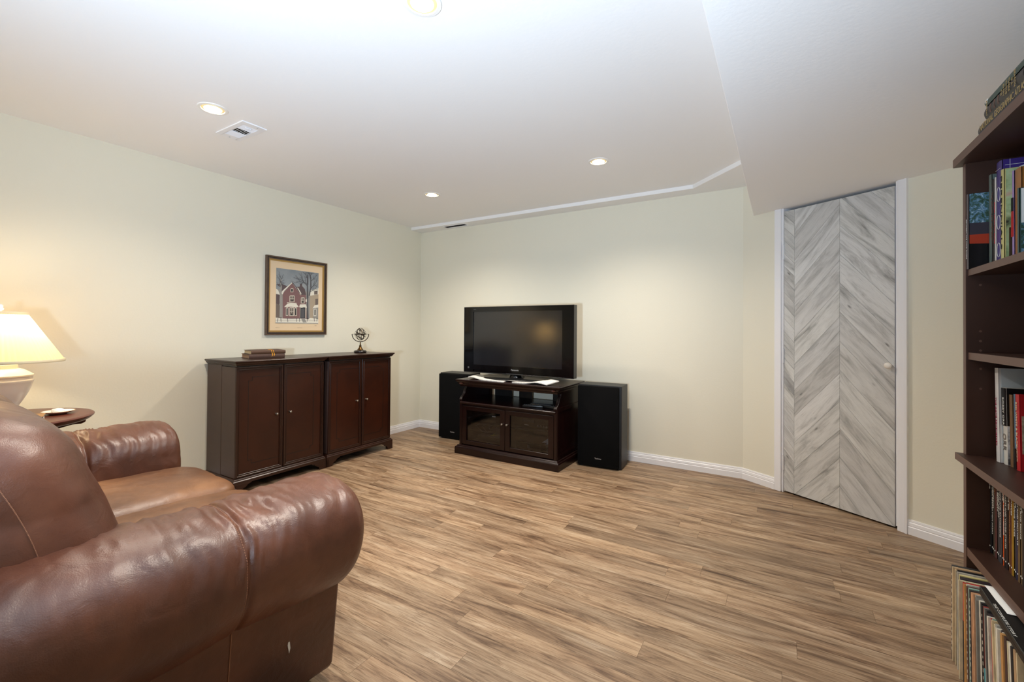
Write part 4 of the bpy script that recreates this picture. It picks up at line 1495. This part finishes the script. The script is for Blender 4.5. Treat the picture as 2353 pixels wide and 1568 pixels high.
# ------------------------------------------------------------------ television
TVX0, TVX1, TVZ0, TVZ1, TVY = 0.936, 2.021, 0.698, 1.281, -0.420
tv = thing('television', 'large black flat plasma television on the dark cherry stand', 'television', (1.47, -0.36, 0.6465))
bz = MB()
SX_0, SX_1, SZ_0, SZ_1 = 1.034, 1.920, 0.764, 1.242
bz.box(TVX0, SX_0, TVY, TVY + 0.05, TVZ0, TVZ1).box(SX_1, TVX1, TVY, TVY + 0.05, TVZ0, TVZ1).box(SX_0, SX_1, TVY, TVY + 0.05, SZ_1, TVZ1).box(SX_0, SX_1, TVY, TVY + 0.05, TVZ0 + 0.02, SZ_0)
bz.box(SX_0, SX_1, TVY + 0.012, TVY + 0.05, TVZ0, TVZ0 + 0.02)
bz.build('bezel', M_gloss, tv)
edge = MB()
for a in ((TVX0 - 0.004, TVX0, TVZ0 - 0.004, TVZ1 + 0.004), (TVX1, TVX1 + 0.004, TVZ0 - 0.004, TVZ1 + 0.004), (TVX0, TVX1, TVZ1, TVZ1 + 0.004), (TVX0, TVX1, TVZ0 - 0.004, TVZ0)):
    edge.box(a[0], a[1], TVY - 0.003, TVY + 0.055, a[2], a[3])
edge.build('edge_trim', M_blackp, tv, bevel=0.0012)
MB().box(SX_0, SX_1, TVY + 0.006, TVY + 0.02, SZ_0, SZ_1).build('screen', M_screen, tv)
MB().box(TVX0 + 0.01, TVX1 - 0.01, TVY + 0.05, TVY + 0.075, TVZ0 + 0.01, TVZ1 - 0.01).build('rear_case', M_blackp, tv, bevel=0.004)
MB().box(1.15, 1.82, TVY + 0.075, TVY + 0.105, 0.80, 1.20).build('rear_bulge', M_blackp, tv, bevel=0.012)
MB().box(TVX0 + 0.04, TVX0 + 0.056, TVY - 0.0008, TVY, 0.728, 0.744).build('energy_sticker', M_greyp, tv)
MB().box(1.39, 1.56, TVY - 0.0012, TVY, 0.700, 0.702).build('trim_line', M_greyp, tv)
bs = MB()
n_ = 56
rows = []
for rr, z in ((0.99, 0.6537), (1.0, 0.655), (0.985, 0.660), (0.93, 0.664), (0.3, 0.668)):
    rows.append([(1.445 + 0.325 * rr * math.cos(2 * PI * i / n_), -0.335 + 0.200 * rr * math.sin(2 * PI * i / n_), z) for i in range(n_)])
bs.grid(rows, closed_u=True, cap=True)
bs.build('base', M_blackp, tv, smooth=40)
MB().lathe([(0.085, 0.660), (0.070, 0.668), (0.058, 0.70), (0.058, 0.76)], (1.455, -0.345, 0), 30).build('neck', M_gloss, tv, smooth=40)
text('lettering', 'Panasonic', 0.022, tv, Vector((1.478, TVY - 0.0005, 0.734)) - base_of(tv), (1, 0, 0), (0, 0, 1), M_silver, width=0.075, align='CENTER')
text('lettering', 'VIERA', 0.010, tv, Vector((1.052, TVY - 0.0005, 1.262)) - base_of(tv), (1, 0, 0), (0, 0, 1), M_greyp, width=0.03, align='CENTER')

# newspapers tucked under the television's foot
def paper(name, label, pts, z, lift, th, m):
    """pts: four floor-plan corners; a folded sheet with a soft swell"""
    a, b_, c, d = [Vector((*p, 0)) for p in pts]
    top, bot = [], []
    N_ = 12
    for j in range(N_ + 1):
        v = j / N_
        rt_, rb = [], []
        for i in range(N_ + 1):
            u = i / N_
            p = a.lerp(b_, u).lerp(d.lerp(c, u), v)
            e = math.hypot((p.x - 1.445) / 0.335, (p.y + 0.335) / 0.21)
            h = lift(u, v) * min(1.0, max(0.0, (e - 1.0) / 0.25))
            rt_.append((p.x, p.y, z + th + h))
            rb.append((p.x, p.y, z + max(0.0, h - 0.0005)))
        top.append(rt_)
        bot.append(rb)
    mb = MB()
    mb.grid(top)
    mb.grid([list(reversed(r_)) for r_ in bot])
    side = [top[0], bot[0]]
    mb.grid([bot[0], top[0]])
    mb.grid([top[-1], bot[-1]])
    mb.grid([[r_[0] for r_ in top], [r_[0] for r_ in bot]])
    mb.grid([[r_[-1] for r_ in bot], [r_[-1] for r_ in top]])
    o = mb.build(name, m, None, smooth=40)
    return tag(o, label, 'newspaper')


paper('newspaper', 'folded newspaper under the left side of the television foot', ((1.075, -0.545), (1.47, -0.585), (1.42, -0.40), (0.995, -0.30)), 0.6465,
      lambda u, v: 0.018 * math.exp(-((u - 0.10) / 0.18) ** 2) * (1 - 0.4 * v), 0.006, M_news).location.z = 0.0
paper('newspaper', 'folded newspaper under the right side of the television foot', ((1.535, -0.560), (1.870, -0.590), (1.905, -0.44), (1.60, -0.40)), 0.6465,
      lambda u, v: 0.016 * math.exp(-((u - 0.72) / 0.25) ** 2) + 0.016 * v * u, 0.0065, M_news)

# ------------------------------------------------------------------ speakers
def speaker(x, y, rz, label):
    t = thing('floor_speaker', label, 'speaker', (x, y, 0), rz, group='floor speakers beside the stand')
    H = 0.648
    MB().box(-0.172, 0.178, -0.088, 0.105, 0.004, H).build('cabinet', M_black, t, local=True, bevel=0.002)
    ft = MB()
    for a in (-0.15, 0.15):
        for b_ in (-0.07, 0.085):
            ft.lathe([(0.014, 0), (0.014, 0.0045)], (a, b_, 0), 12)
    ft.build('feet', M_blackp, t, local=True)
    MB().box(-0.168, 0.160, -0.118, -0.088, 0.012, H - 0.008).build('grille', M_cloth, t, local=True, bevel=0.006, segs=2, smooth=40)
    text('lettering', 'Technics', 0.016, t, (0.0, -0.1190, 0.075), (1, 0, 0), (0, 0, 1), M_silver, width=0.052, align='CENTER')
    return t


speaker(2.193, -0.235, R(4), 'black floor speaker standing right of the television stand')
s2 = speaker(0.672, -0.150, R(3), 'black floor speaker standing left of the stand, partly behind it')

# ------------------------------------------------------------------ bookshelf on the right wall
KX, KB = 3.950, 4.190
KY0, KY1 = -1.617, -2.45
bsf = thing('bookshelf', 'walnut laminate bookshelf with an overhanging top and ledge by the right wall', 'bookshelf', ((KX + KB) / 2, (KY0 + KY1) / 2, 0))


def board(name, x0, x1, y0, y1, z0, z1, front=True):
    o = MB().box(x0 + 0.0012, x1, min(y0, y1), max(y0, y1), z0, z1).build(name, M_laminate, bsf)
    MB().box(x0, x0 + 0.0012, min(y0, y1), max(y0, y1), z0, z1).build('edge_band', M_edge, o)
    return o


far = board('side_panel', KX, KB, KY0 - 0.024, KY0, 0.0, 1.645)
board('side_panel', KX, KB, KY1, KY1 + 0.024, 0.0, 1.645)
board('top', KX - 0.021, KB, KY0 + 0.014, KY1 - 0.014, 1.645, 1.672)
board('ledge', KX - 0.021, KB, KY0 - 0.008 + 0.0, KY1 - 0.014, 0.658, 0.680)
pk = MB().box(KX - 0.021, KX, KY0 - 0.008, KY0, 0.658, 0.680)
pk.build('ledge_end', M_edge, bsf)
YI0, YI1 = KY0 - 0.024, KY1 + 0.024
board('shelf', KX + 0.006, KB, YI0, YI1, 1.271, 1.292)
board('shelf', KX + 0.006, KB, YI0, YI1, 0.995, 1.018)
board('shelf', KX + 0.002, KB, YI0, YI1, 0.348, 0.376)
MB().box(KB, KB + 0.005, KY1, KY0, 0.33, 1.645).build('back_panel', M_laminate, bsf)
for z in (1.088, 1.056, 1.025, 0.965, 1.35, 1.24, 0.90):
    h = MB().lathe([(0.0036, 0), (0.0036, 0.0008)], seg=12).build('shelf_pin_hole', M_edge, far, off=(0, 0, 0))
    h.location = Vector((3.985, YI0, z)) - base_of(far)
    h.rotation_euler = (R(90), 0, 0)


def cover_mat(rgb, rgb2=None, rough=0.4):
    key = 'cover %d %d %d' % tuple(rgb)
    return mat(key, rgb, rough, vary=(rgb2 or tuple(int(c * 0.86) for c in rgb), 18, 0.3))


def std_book(name, label, x0, y1, th, z0, h, depth, rgb, group, lean=0.0, cat='book', front=None, pages=None):
    """upright book, spine facing the room (-x); y1 = far face, th = thickness towards the viewpoint"""
    t = thing(name, label, cat, (x0, y1, z0), group=group)
    t.rotation_euler = (lean, 0, 0)
    m = cover_mat(rgb)
    c = MB()
    c.box(0.0, depth, -0.0018, 0.0, 0.0, h).box(0.0, depth, -th, -th + 0.0018, 0.0, h)
    cm = c.build('cover', [m], t, local=True)
    k = 6
    sp = MB().prism([(-0.0022 * math.sin(PI * i / k), -th * i / k) for i in range(k + 1)] + [(0.0018, -th), (0.0018, 0)], 0.0, h)
    spo = sp.build('spine', m, t, local=True, smooth=40)
    MB().box(0.002, depth - 0.004, -th + 0.0018, -0.0018, 0.003, h - 0.003).build('pages', pages or M_whitepages, t, local=True)
    return t


def spine_text(t, txt, size, th, z_top, m, length, x=-0.0030, shift=0.0):
    return text('lettering', txt, size, t, (x, -th / 2 + shift, z_top), (0, 0, -1), (0, -1, 0), m, width=length)


M_gold = mat('gold lettering', (176, 150, 96), 0.4, metal=0.3)
M_wlet = mat('white lettering', (226, 224, 216), 0.6)
M_blet = mat('black lettering', (24, 22, 24), 0.6)
ZU = 1.2922
G1 = 'books on the upper shelf'
u1 = std_book('picture_book', 'slim photo cover book with trees and a red band, against the far side panel', 3.953, -1.6425, 0.016, ZU, 0.247, 0.20, (88, 80, 84), G1)
art2 = MB()
yf = -1.6425 - 0.0162
art2.box(3.954, 4.152, yf - 0.0002, yf, ZU, ZU + 0.247, 0)
k2 = NT('forest photo')
g_ = k2.n('NewGeometry')
nn = k2.n('TexNoise', Scale=46.0, Detail=6.0, Roughness=0.75, Distortion=1.4)
k2.l(g_.outputs['Position'], nn.inputs['Vector'])
k2.l(k2.ramp(nn.outputs['Fac'], [(0.32, (16, 26, 18)), (0.47, (52, 82, 62)), (0.56, (86, 126, 156)), (0.68, (190, 208, 214))]), k2.b.inputs['Base Color'])
M_forest = k2.m
art2.box(3.955, 4.151, yf - 0.0004, yf - 0.0002, ZU + 0.150, ZU + 0.2465, 1)
art2.box(3.955, 4.151, yf - 0.0004, yf - 0.0002, ZU + 0.112, ZU + 0.150, 2)
art2.prism([(3.955, ZU + 0.083), (4.151, ZU + 0.070), (4.151, ZU + 0.112), (3.955, ZU + 0.112)], yf - 0.0004, yf - 0.0002, axis='Y', mi=3)
art2.build('cover_photo', [mat('photo black', (16, 15, 17), 0.25), M_forest, mat('photo dusk', (58, 54, 62), 0.3), mat('photo red', (170, 58, 34), 0.3)], u1)
spine_text(u1, 'BETWEEN THE TWO RIVERS', 0.008, 0.016, 0.165, M_wlet, 0.13)
u2 = std_book('hardcover_book', 'grey green hardcover just right of the tree photo book', 3.9985, -1.6645, 0.022, ZU, 0.296, 0.18, (104, 118, 112), G1)
u3 = std_book('paperback_book', 'black spined book with brown lettering right of the grey green hardcover', 3.9980, -1.690, 0.020, ZU, 0.275, 0.18, (30, 26, 30), G1)
spine_text(u3, 'THE COMPLETE HISTORY', 0.011, 0.020, 0.235, mat('brown lettering', (120, 84, 66), 0.6), 0.15)
u4 = std_book('magazine', 'thin white magazine with red spine lettering left of the purple book', 3.9985, -1.713, 0.009, ZU, 0.276, 0.19, (214, 208, 200), G1)
spine_text(u4, 'CROSS COUNTRY GUIDE', 0.006, 0.009, 0.20, mat('red lettering', (188, 40, 46), 0.6), 0.13)
u5 = std_book('large_book', 'tall purple quilting book with white ovals on the spine', 3.9990, -1.7235, 0.040, ZU, 0.316, 0.19, (66, 46, 128), G1)
for z in (0.215, 0.130, 0.045):
    ov = MB().tube([(-0.0032, -0.024 + 0.012 * math.cos(a), z + 0.022 * math.sin(a)) for a in np.linspace(0, 2 * PI, 24)[:-1]], 0.0007, 4, closed=True)
    ov.build('spine_oval', M_wlet, u5, local=True)
MB().tube([(-0.0032, -0.002, 0.292), (-0.0032, -0.038, 0.292)], 0.0005, 4).build('spine_rule', M_wlet, u5, local=True)
lt = text('lettering', 'QUILTS', 0.040, u5, (0.030, -0.0404, 0.278), (1, 0, 0), (0, 0, 1), M_wlet)
ln = MB()
ln.box(0.006, 0.188, -0.0403, -0.0400, 0.2985, 0.2995).box(0.016, 0.017, -0.0403, -0.0400, 0.26, 0.316)
ln.build('cover_rule', M_wlet, u5, local=True)
u6 = std_book('gardening_book', 'yellow green garden book with a flower photo cover right of the purple book', 3.9955, -1.7655, 0.022, ZU, 0.282, 0.19, (206, 196, 128), G1)
k3 = NT('flower photo')
tcx = k3.n('TexCoord')
n1 = k3.n('TexNoise', Scale=11.0, Detail=4.0, Roughness=0.6, Distortion=0.6)
k3.l(tcx.outputs['Object'], n1.inputs['Vector'])
v1 = k3.n('TexVoronoi', Scale=38.0)
k3.l(tcx.outputs['Object'], v1.inputs['Vector'])
c1 = k3.ramp(n1.outputs['Fac'], [(0.30, (34, 42, 30)), (0.42, (120, 142, 96)), (0.54, (176, 196, 148)), (0.62, (196, 130, 128)), (0.72, (206, 150, 92))])
c2 = k3.ramp(v1.outputs['Distance'], [(0.05, (120, 140, 108)), (0.4, (255, 255, 255))])
k3.l(k3.mix(0.5, c1, c2, 'MULTIPLY'), k3.b.inputs['Base Color'])
fp = MB()
fp.box(0.004, 0.189, -0.0224, -0.0220, 0.002, 0.280)
fp.build('cover_photo', k3.m, u6, local=True)
MB().box(0.010, 0.189, -0.0227, -0.0224, 0.002, 0.105).build('cover_panel', mat('photo brown', (62, 48, 26), 0.3), u6, local=True)
spine_text(u6, 'PERENNIALS', 0.013, 0.022, 0.265, M_blet, 0.22)
u7 = std_book('paperback_book', 'lavender and red spined paperback left of the orange brown binder', 4.0125, -1.7895, 0.011, ZU, 0.270, 0.17, (168, 140, 190), G1)
MB().box(-0.0036, -0.0012, -0.0105, -0.0005, 0.075, 0.150).build('red_band', mat('red band', (192, 48, 50), 0.4), u7, local=True)
MB().box(-0.0036, -0.0012, -0.0105, -0.0005, 0.150, 0.190).build('dark_band', M_blet, u7, local=True)
u8 = std_book('binder', 'plain orange brown binder at the right end of the upper shelf in view', 4.0140, -1.802, 0.040, ZU, 0.268, 0.17, (168, 108, 48), G1)
u9 = std_book('booklet', 'thin booklet with white top and green photo, rightmost on the upper shelf', 4.0060, -1.8445, 0.008, ZU, 0.205, 0.17, (70, 92, 88), G1)
MB().box(0.004, 0.168, -0.0084, -0.008, 0.105, 0.203).build('white_panel', M_white, u9, local=True)
MB().box(0.004, 0.168, -0.0084, -0.008, 0.003, 0.105).build('cover_photo', M_forest, u9, local=True)

# books on the ledge
ZM = 0.6802
G2 = 'books on the ledge'
ln1 = R(-2.4)
m1 = std_book('hardcover_book', 'dark red hardcover at the far end of the ledge row', 4.016, -1.668, 0.014, ZM, 0.262, 0.165, (108, 26, 34), G2, lean=ln1)
m2 = std_book('large_book', 'tall white book with a grey cover right of the dark red hardcover', 4.008, -1.6855, 0.026, ZM, 0.292, 0.178, (226, 224, 222), G2, lean=ln1)
MB().box(0.006, 0.176, -0.0264, -0.026, 0.004, 0.290).build('cover_photo', mat('grey gloss cover', (186, 194, 198), 0.25), m2, local=True)
spine_text(m2, 'THE GAME REMEMBERED', 0.010, 0.026, 0.20, mat('magenta lettering', (160, 40, 80), 0.6), 0.15)
m3 = std_book('hockey_book', 'black and white hockey biography with ORR on the spine', 4.016, -1.7140, 0.028, ZM, 0.234, 0.165, (214, 210, 200), G2, lean=ln1)
MB().box(-0.0036, -0.0018, -0.0278, -0.0002, 0.118, 0.233).build('spine_band', M_blackp, m3, local=True)
MB().box(0.0, 0.163, -0.0284, -0.028, 0.118, 0.233).build('cover_band', M_blackp, m3, local=True)
MB().box(0.0, 0.163, -0.0284, -0.028, 0.002, 0.118).build('cover_photo', mat('photo ice', (206, 208, 208), 0.3, vary=((60, 60, 64), 24, 0.08)), m3, local=True)
spine_text(m3, 'BOBBY ORR', 0.014, 0.028, 0.205, M_wlet, 0.085, x=-0.0040)
spine_text(m3, 'ORR', 0.026, 0.028, 0.095, mat('grey lettering', (120, 108, 100), 0.6), 0.052)
m4 = std_book('hardcover_book', 'brown spined book between the hockey biography and the blue book', 4.021, -1.7435, 0.020, ZM, 0.216, 0.16, (122, 88, 56), G2, lean=ln1)
m5 = std_book('paperback_book', 'blue covered book with a black base left of the bright red book', 4.024, -1.7650, 0.016, ZM, 0.220, 0.16, (78, 112, 142), G2, lean=ln1)
MB().box(-0.0036, -0.0012, -0.0158, -0.0002, 0.001, 0.06).build('dark_band', M_blackp, m5, local=True)
m6 = std_book('hardcover_book', 'bright red book with cream lettering, rightmost on the ledge in view', 4.022, -1.7825, 0.024, ZM, 0.222, 0.165, (196, 32, 40), G2, lean=ln1)
spine_text(m6, 'RED WHITE & BLACK', 0.014, 0.024, 0.200, mat('cream lettering', (232, 214, 176), 0.6), 0.13)
spine_text(m6, 'THE STORY SO FAR', 0.007, 0.024, 0.075, MATS['cream lettering'], 0.05)
MB().box(0.004, 0.163, -0.0244, -0.024, 0.05, 0.16).build('cover_photo', mat('photo cream', (202, 190, 164), 0.4, vary=((120, 96, 80), 60, 0.2)), m6, local=True)

# the row of thin handyman books on the bottom shelf
ZL = 0.3762
tl = [((22, 24, 28), 'SIDING', 'black'), ((18, 22, 24), 'OUTDOOR RECREATION AREAS', 'blue black'), ((66, 56, 46), 'WALLCOVERINGS', 'olive grey'), ((92, 54, 52), 'MASONRY', 'dull maroon'), ((56, 54, 56), 'HOME SECURITY', 'charcoal'),
      ((60, 60, 64), 'TILES AND PAINT', 'slate grey'), ((58, 58, 62), 'KITCHENS AND BATHROOMS', 'dark grey'), ((222, 86, 26), 'HEATING', 'orange'), ((26, 26, 26), 'ADVANCED WOODWORKING', 'black'), ((44, 30, 32), 'FIREPLACES AND WOOD STOVES', 'black brown'),
      ((98, 64, 36), 'ADDING ON', 'brown'), ((96, 48, 28), 'WORKING WITH PLASTICS', 'rust brown'), ((164, 124, 34), 'APPLIANCES', 'gold'), ((26, 28, 24), 'NEW LIVING SPACES', 'black green'), ((40, 38, 66), 'WIRING', 'navy'),
      ((108, 84, 54), 'STAIRS AND HALLWAYS', 'tan'), ((116, 92, 60), 'ROOFS AND SIDING', 'light brown'), ((50, 44, 40), 'CABINS', 'dark brown')]
Y = -1.6425
for i, (rgb, txt, cn) in enumerate(tl):
    th = 0.0126
    b_ = std_book('handyman_book', 'thin %s handyman book titled %s on the bottom shelf' % (cn, txt.title()), 4.006 + 0.002 * (i % 3 == 1), Y, th, ZL, 0.262, 0.175, rgb, 'thin handyman books on the bottom shelf')
    spine_text(b_, txt, 0.0088, th, 0.252, M_wlet if i not in (3, 11) else mat('rust lettering', (170, 110, 70), 0.6), min(0.19, 0.0078 * len(txt)))
    MB().lathe([(0.0026, 0.0), (0.0022, 0.0006)], seg=10).build('spine_dot', M_wlet, b_, local=True)
    dot = b_.children[-1]
    for c in b_.children:
        if c.name.startswith('spine_dot'):
            c.location = (-0.0026, -th / 2, 0.022)
            c.rotation_euler = (0, R(-90), 0)
    Y -= th + 0.0005

# books lying on top of the bookshelf
ZK = 1.6722
M_atlas = mat('atlas navy', (34, 34, 46), 0.4)
M_dbrown = mat('dark leather book', (40, 34, 30), 0.4)
M_gbook = mat('grey green book', (62, 80, 74), 0.45)


def top_book(name, label, x0, y_far, L, depth, z, th, m, bow=0.004):
    t = thing(name, label, 'book', (x0, y_far, z), group='books lying on top of the bookshelf')
    MB().box(0, depth, -L, 0, 0, 0.003).box(0, depth, -L, 0, th - 0.003, th).build('cover', m, t, local=True) if False else None
    c = MB()
    c.box(0, depth, -L, 0, 0, 0.003).box(0, depth, -L, 0, th - 0.003, th)
    c.build('cover', m, t, local=True)
    k = 8
    sp = MB().prism([(-bow * math.sin(PI * i / k), th * i / k) for i in range(k + 1)] + [(0.003, th), (0.003, 0)], -L, 0.0, axis='Y')
    sp.build('spine', m, t, local=True, smooth=40)
    MB().box(0.003, depth - 0.005, -L + 0.004, -0.004, 0.003, th - 0.003).build('pages', M_pages, t, local=True)
    return t


a1 = top_book('atlas', 'large navy atlas with gold lettering, bottom book on the bookshelf top', 3.9355, -1.818, 0.42, 0.23, ZK, 0.028, M_atlas, bow=0.003)
text('lettering', 'NATIONAL GEOGRAPHIC ATLAS', 0.026, a1, (-0.0034, -0.014, 0.0165), (0, -1, 0), (0, 0, 1), M_gold, width=0.285)
a2 = top_book('thick_book', 'thick dark brown book with gold spine title, lying on the atlas', 3.942, -1.858, 0.245, 0.17, ZK + 0.0284, 0.044, M_dbrown, bow=0.008)
for yy, wd, sz in ((-0.022, 'STEWART', 0.010), (-0.120, 'TO', 0.012), (-0.136, 'EVERY', 0.012), (-0.152, 'THING', 0.012), (-0.168, 'THERE', 0.012), (-0.186, 'IS A', 0.012), (-0.202, 'SEASON', 0.012)):
    text('lettering', wd, sz, a2, (-0.0090, yy, 0.030), (0, 0, -1), (0, -1, 0), M_gold, align='CENTER')
rl = MB()
for yy in (-0.045, -0.072, -0.098):
    rl.box(-0.0088, -0.0070, yy - 0.0003, yy + 0.0003, 0.010, 0.034)
rl.build('spine_rule', MATS['brown lettering'], a2, local=True)
a3 = top_book('thin_book', 'thin grey green book on top of the stack on the bookshelf', 3.940, -1.855, 0.26, 0.18, ZK + 0.0728, 0.017, M_gbook)
MB().box(-0.0048, -0.003, -0.022, -0.010, 0.005, 0.015).build('spine_emblem', M_wlet, a3, local=True)

# ------------------------------------------------------------------ row of records standing on the floor
pal = [('cream', (206, 184, 146)), ('tan', (188, 152, 112)), ('black', (30, 27, 28)), ('worn cream', (214, 200, 164)), ('dark plum', (44, 32, 40)), ('pale yellow', (210, 196, 130)), ('charcoal', (52, 48, 48)), ('red', (188, 34, 30)),
       ('orange tan', (206, 150, 86)), ('pale grey', (178, 172, 160)), ('brown', (74, 48, 42)), ('pale teal', (146, 180, 164)), ('salmon tan', (204, 152, 112)), ('grey', (128, 124, 116)), ('white', (222, 214, 196)), ('brick red', (160, 54, 44))]
seq = [6, 0, 1, 0, 2, 2, 9, 3, 5, 4, 4, 3, 3, 7, 8, 14, 10, 10, 11, 11, 6, 12, 12, 9, 13, 13, 14, 2, 2, 15, 13, 6, 2, 4, 14, 7, 11, 15, 0, 3, 9, 14, 4, 14, 8, 10, 3, 14, 14, 2, 1, 0]
ords = ['first', 'second', 'third', 'fourth', 'fifth', 'sixth', 'seventh', 'eighth', 'ninth', 'tenth', 'eleventh', 'twelfth', 'thirteenth', 'fourteenth', 'fifteenth', 'sixteenth', 'seventeenth', 'eighteenth', 'nineteenth']
tens = {20: 'twent', 30: 'thirt', 40: 'fort', 50: 'fift'}


def ordinal(n_):
    if n_ <= 19:
        return ords[n_ - 1]
    t_, u_ = n_ // 10 * 10, n_ % 10
    return tens[t_] + 'ieth' if u_ == 0 else tens[t_] + 'y ' + ords[u_ - 1]


rr = random.Random(5)
Y = -1.6425
for i, ci in enumerate(seq):
    cn, rgb = pal[ci]
    th = rr.choice((0.006, 0.007, 0.009, 0.011, 0.013))
    lean = R(-5.0) * min(1.0, max(0, (i - 4)) / 34.0)
    h = 0.311 - rr.uniform(0, 0.006)
    x0 = 3.914 + rr.uniform(-0.004, 0.005)
    torn = (i == 11)
    if torn:
        x0 -= 0.014
    m = mat('sleeve ' + cn, rgb, 0.6, vary=(tuple(int(c * 0.80 + 12) for c in rgb), 46, 0.12), stretch=(1, 1, 0.4), coords='World')
    s = MB()
    tt = th - 0.0007
    k = 5
    prof = [(x0 + 0.0008 * (1 - math.sin(PI * j / k)), -tt * j / k) for j in range(k + 1)]
    dep = 0.275
    pol = [(a - x0, b_) for a, b_ in prof] + [(dep, -tt), (dep, 0)]
    s.prism(pol, 0.0, h)
    o = s.build('record_sleeve', m, None)
    o.location = (x0, Y, 0.0005)
    o.rotation_euler = (lean, 0, 0)
    lab = '%s record sleeve, %s from the far end of the floor row' % (cn, ordinal(i + 1))
    tag(o, lab, 'record', 'records standing on the floor')
    if ci in (2, 4, 6, 10) and i % 2 == 0:
        wl = MB()
        for q in range(14):
            z = 0.03 + q * 0.019
            wl.box(-0.0004, 0.0002, -tt * 0.72, -tt * 0.32, z, z + rr.uniform(0.004, 0.012))
        wl.build('spine_print', mat('sleeve print', (196, 186, 170), 0.7), o, local=True)
    if ci == 7 or ci == 15:
        MB().box(-0.0005, 0.0002, -tt * 0.98, -tt * 0.02, 0.002, 0.14 if i > 20 else 0.19).build('spine_band', MATS['sleeve black'] if i < 20 else mat('sleeve turquoise', (84, 170, 180), 0.6), o, local=True)
    Y -= th / math.cos(lean) + 0.0002

# black box set lying on the records, with a sheet of paper behind it
bx = thing('box_set', 'black boxed record set lying flat on the row of records', 'box', (3.926, -1.842, 0.3165), R(-3))
MB().box(0.0, 0.20, -0.36, 0.0, 0.0, 0.024).build('box_shell', M_black, bx, local=True, bevel=0.0015)
MB().box(-0.0005, 0.0, -0.359, -0.001, 0.0115, 0.0125).build('lid_line', M_piping, bx, local=True)
text('lettering', 'THE COMPLETE STORY', 0.0085, bx, (0.006, -0.10, 0.0243), (0, -1, 0), (1, 0, 0), M_wlet, width=0.16)
sp_ = MB()
sp_.grid([[(3.938 + 0.02 * j, -1.835 - 0.012 * i, 0.3425 + 0.0006 * j + 0.0008 * math.sin(i * 0.7)) for i in range(14)] for j in range(3)])
so = sp_.build('paper_sheet', M_white, None, smooth=40)
so.modifiers.new('thick', 'SOLIDIFY').thickness = 0.0008
tag(so, 'white paper sheet lying on the black box set under the bottom shelf', 'paper')
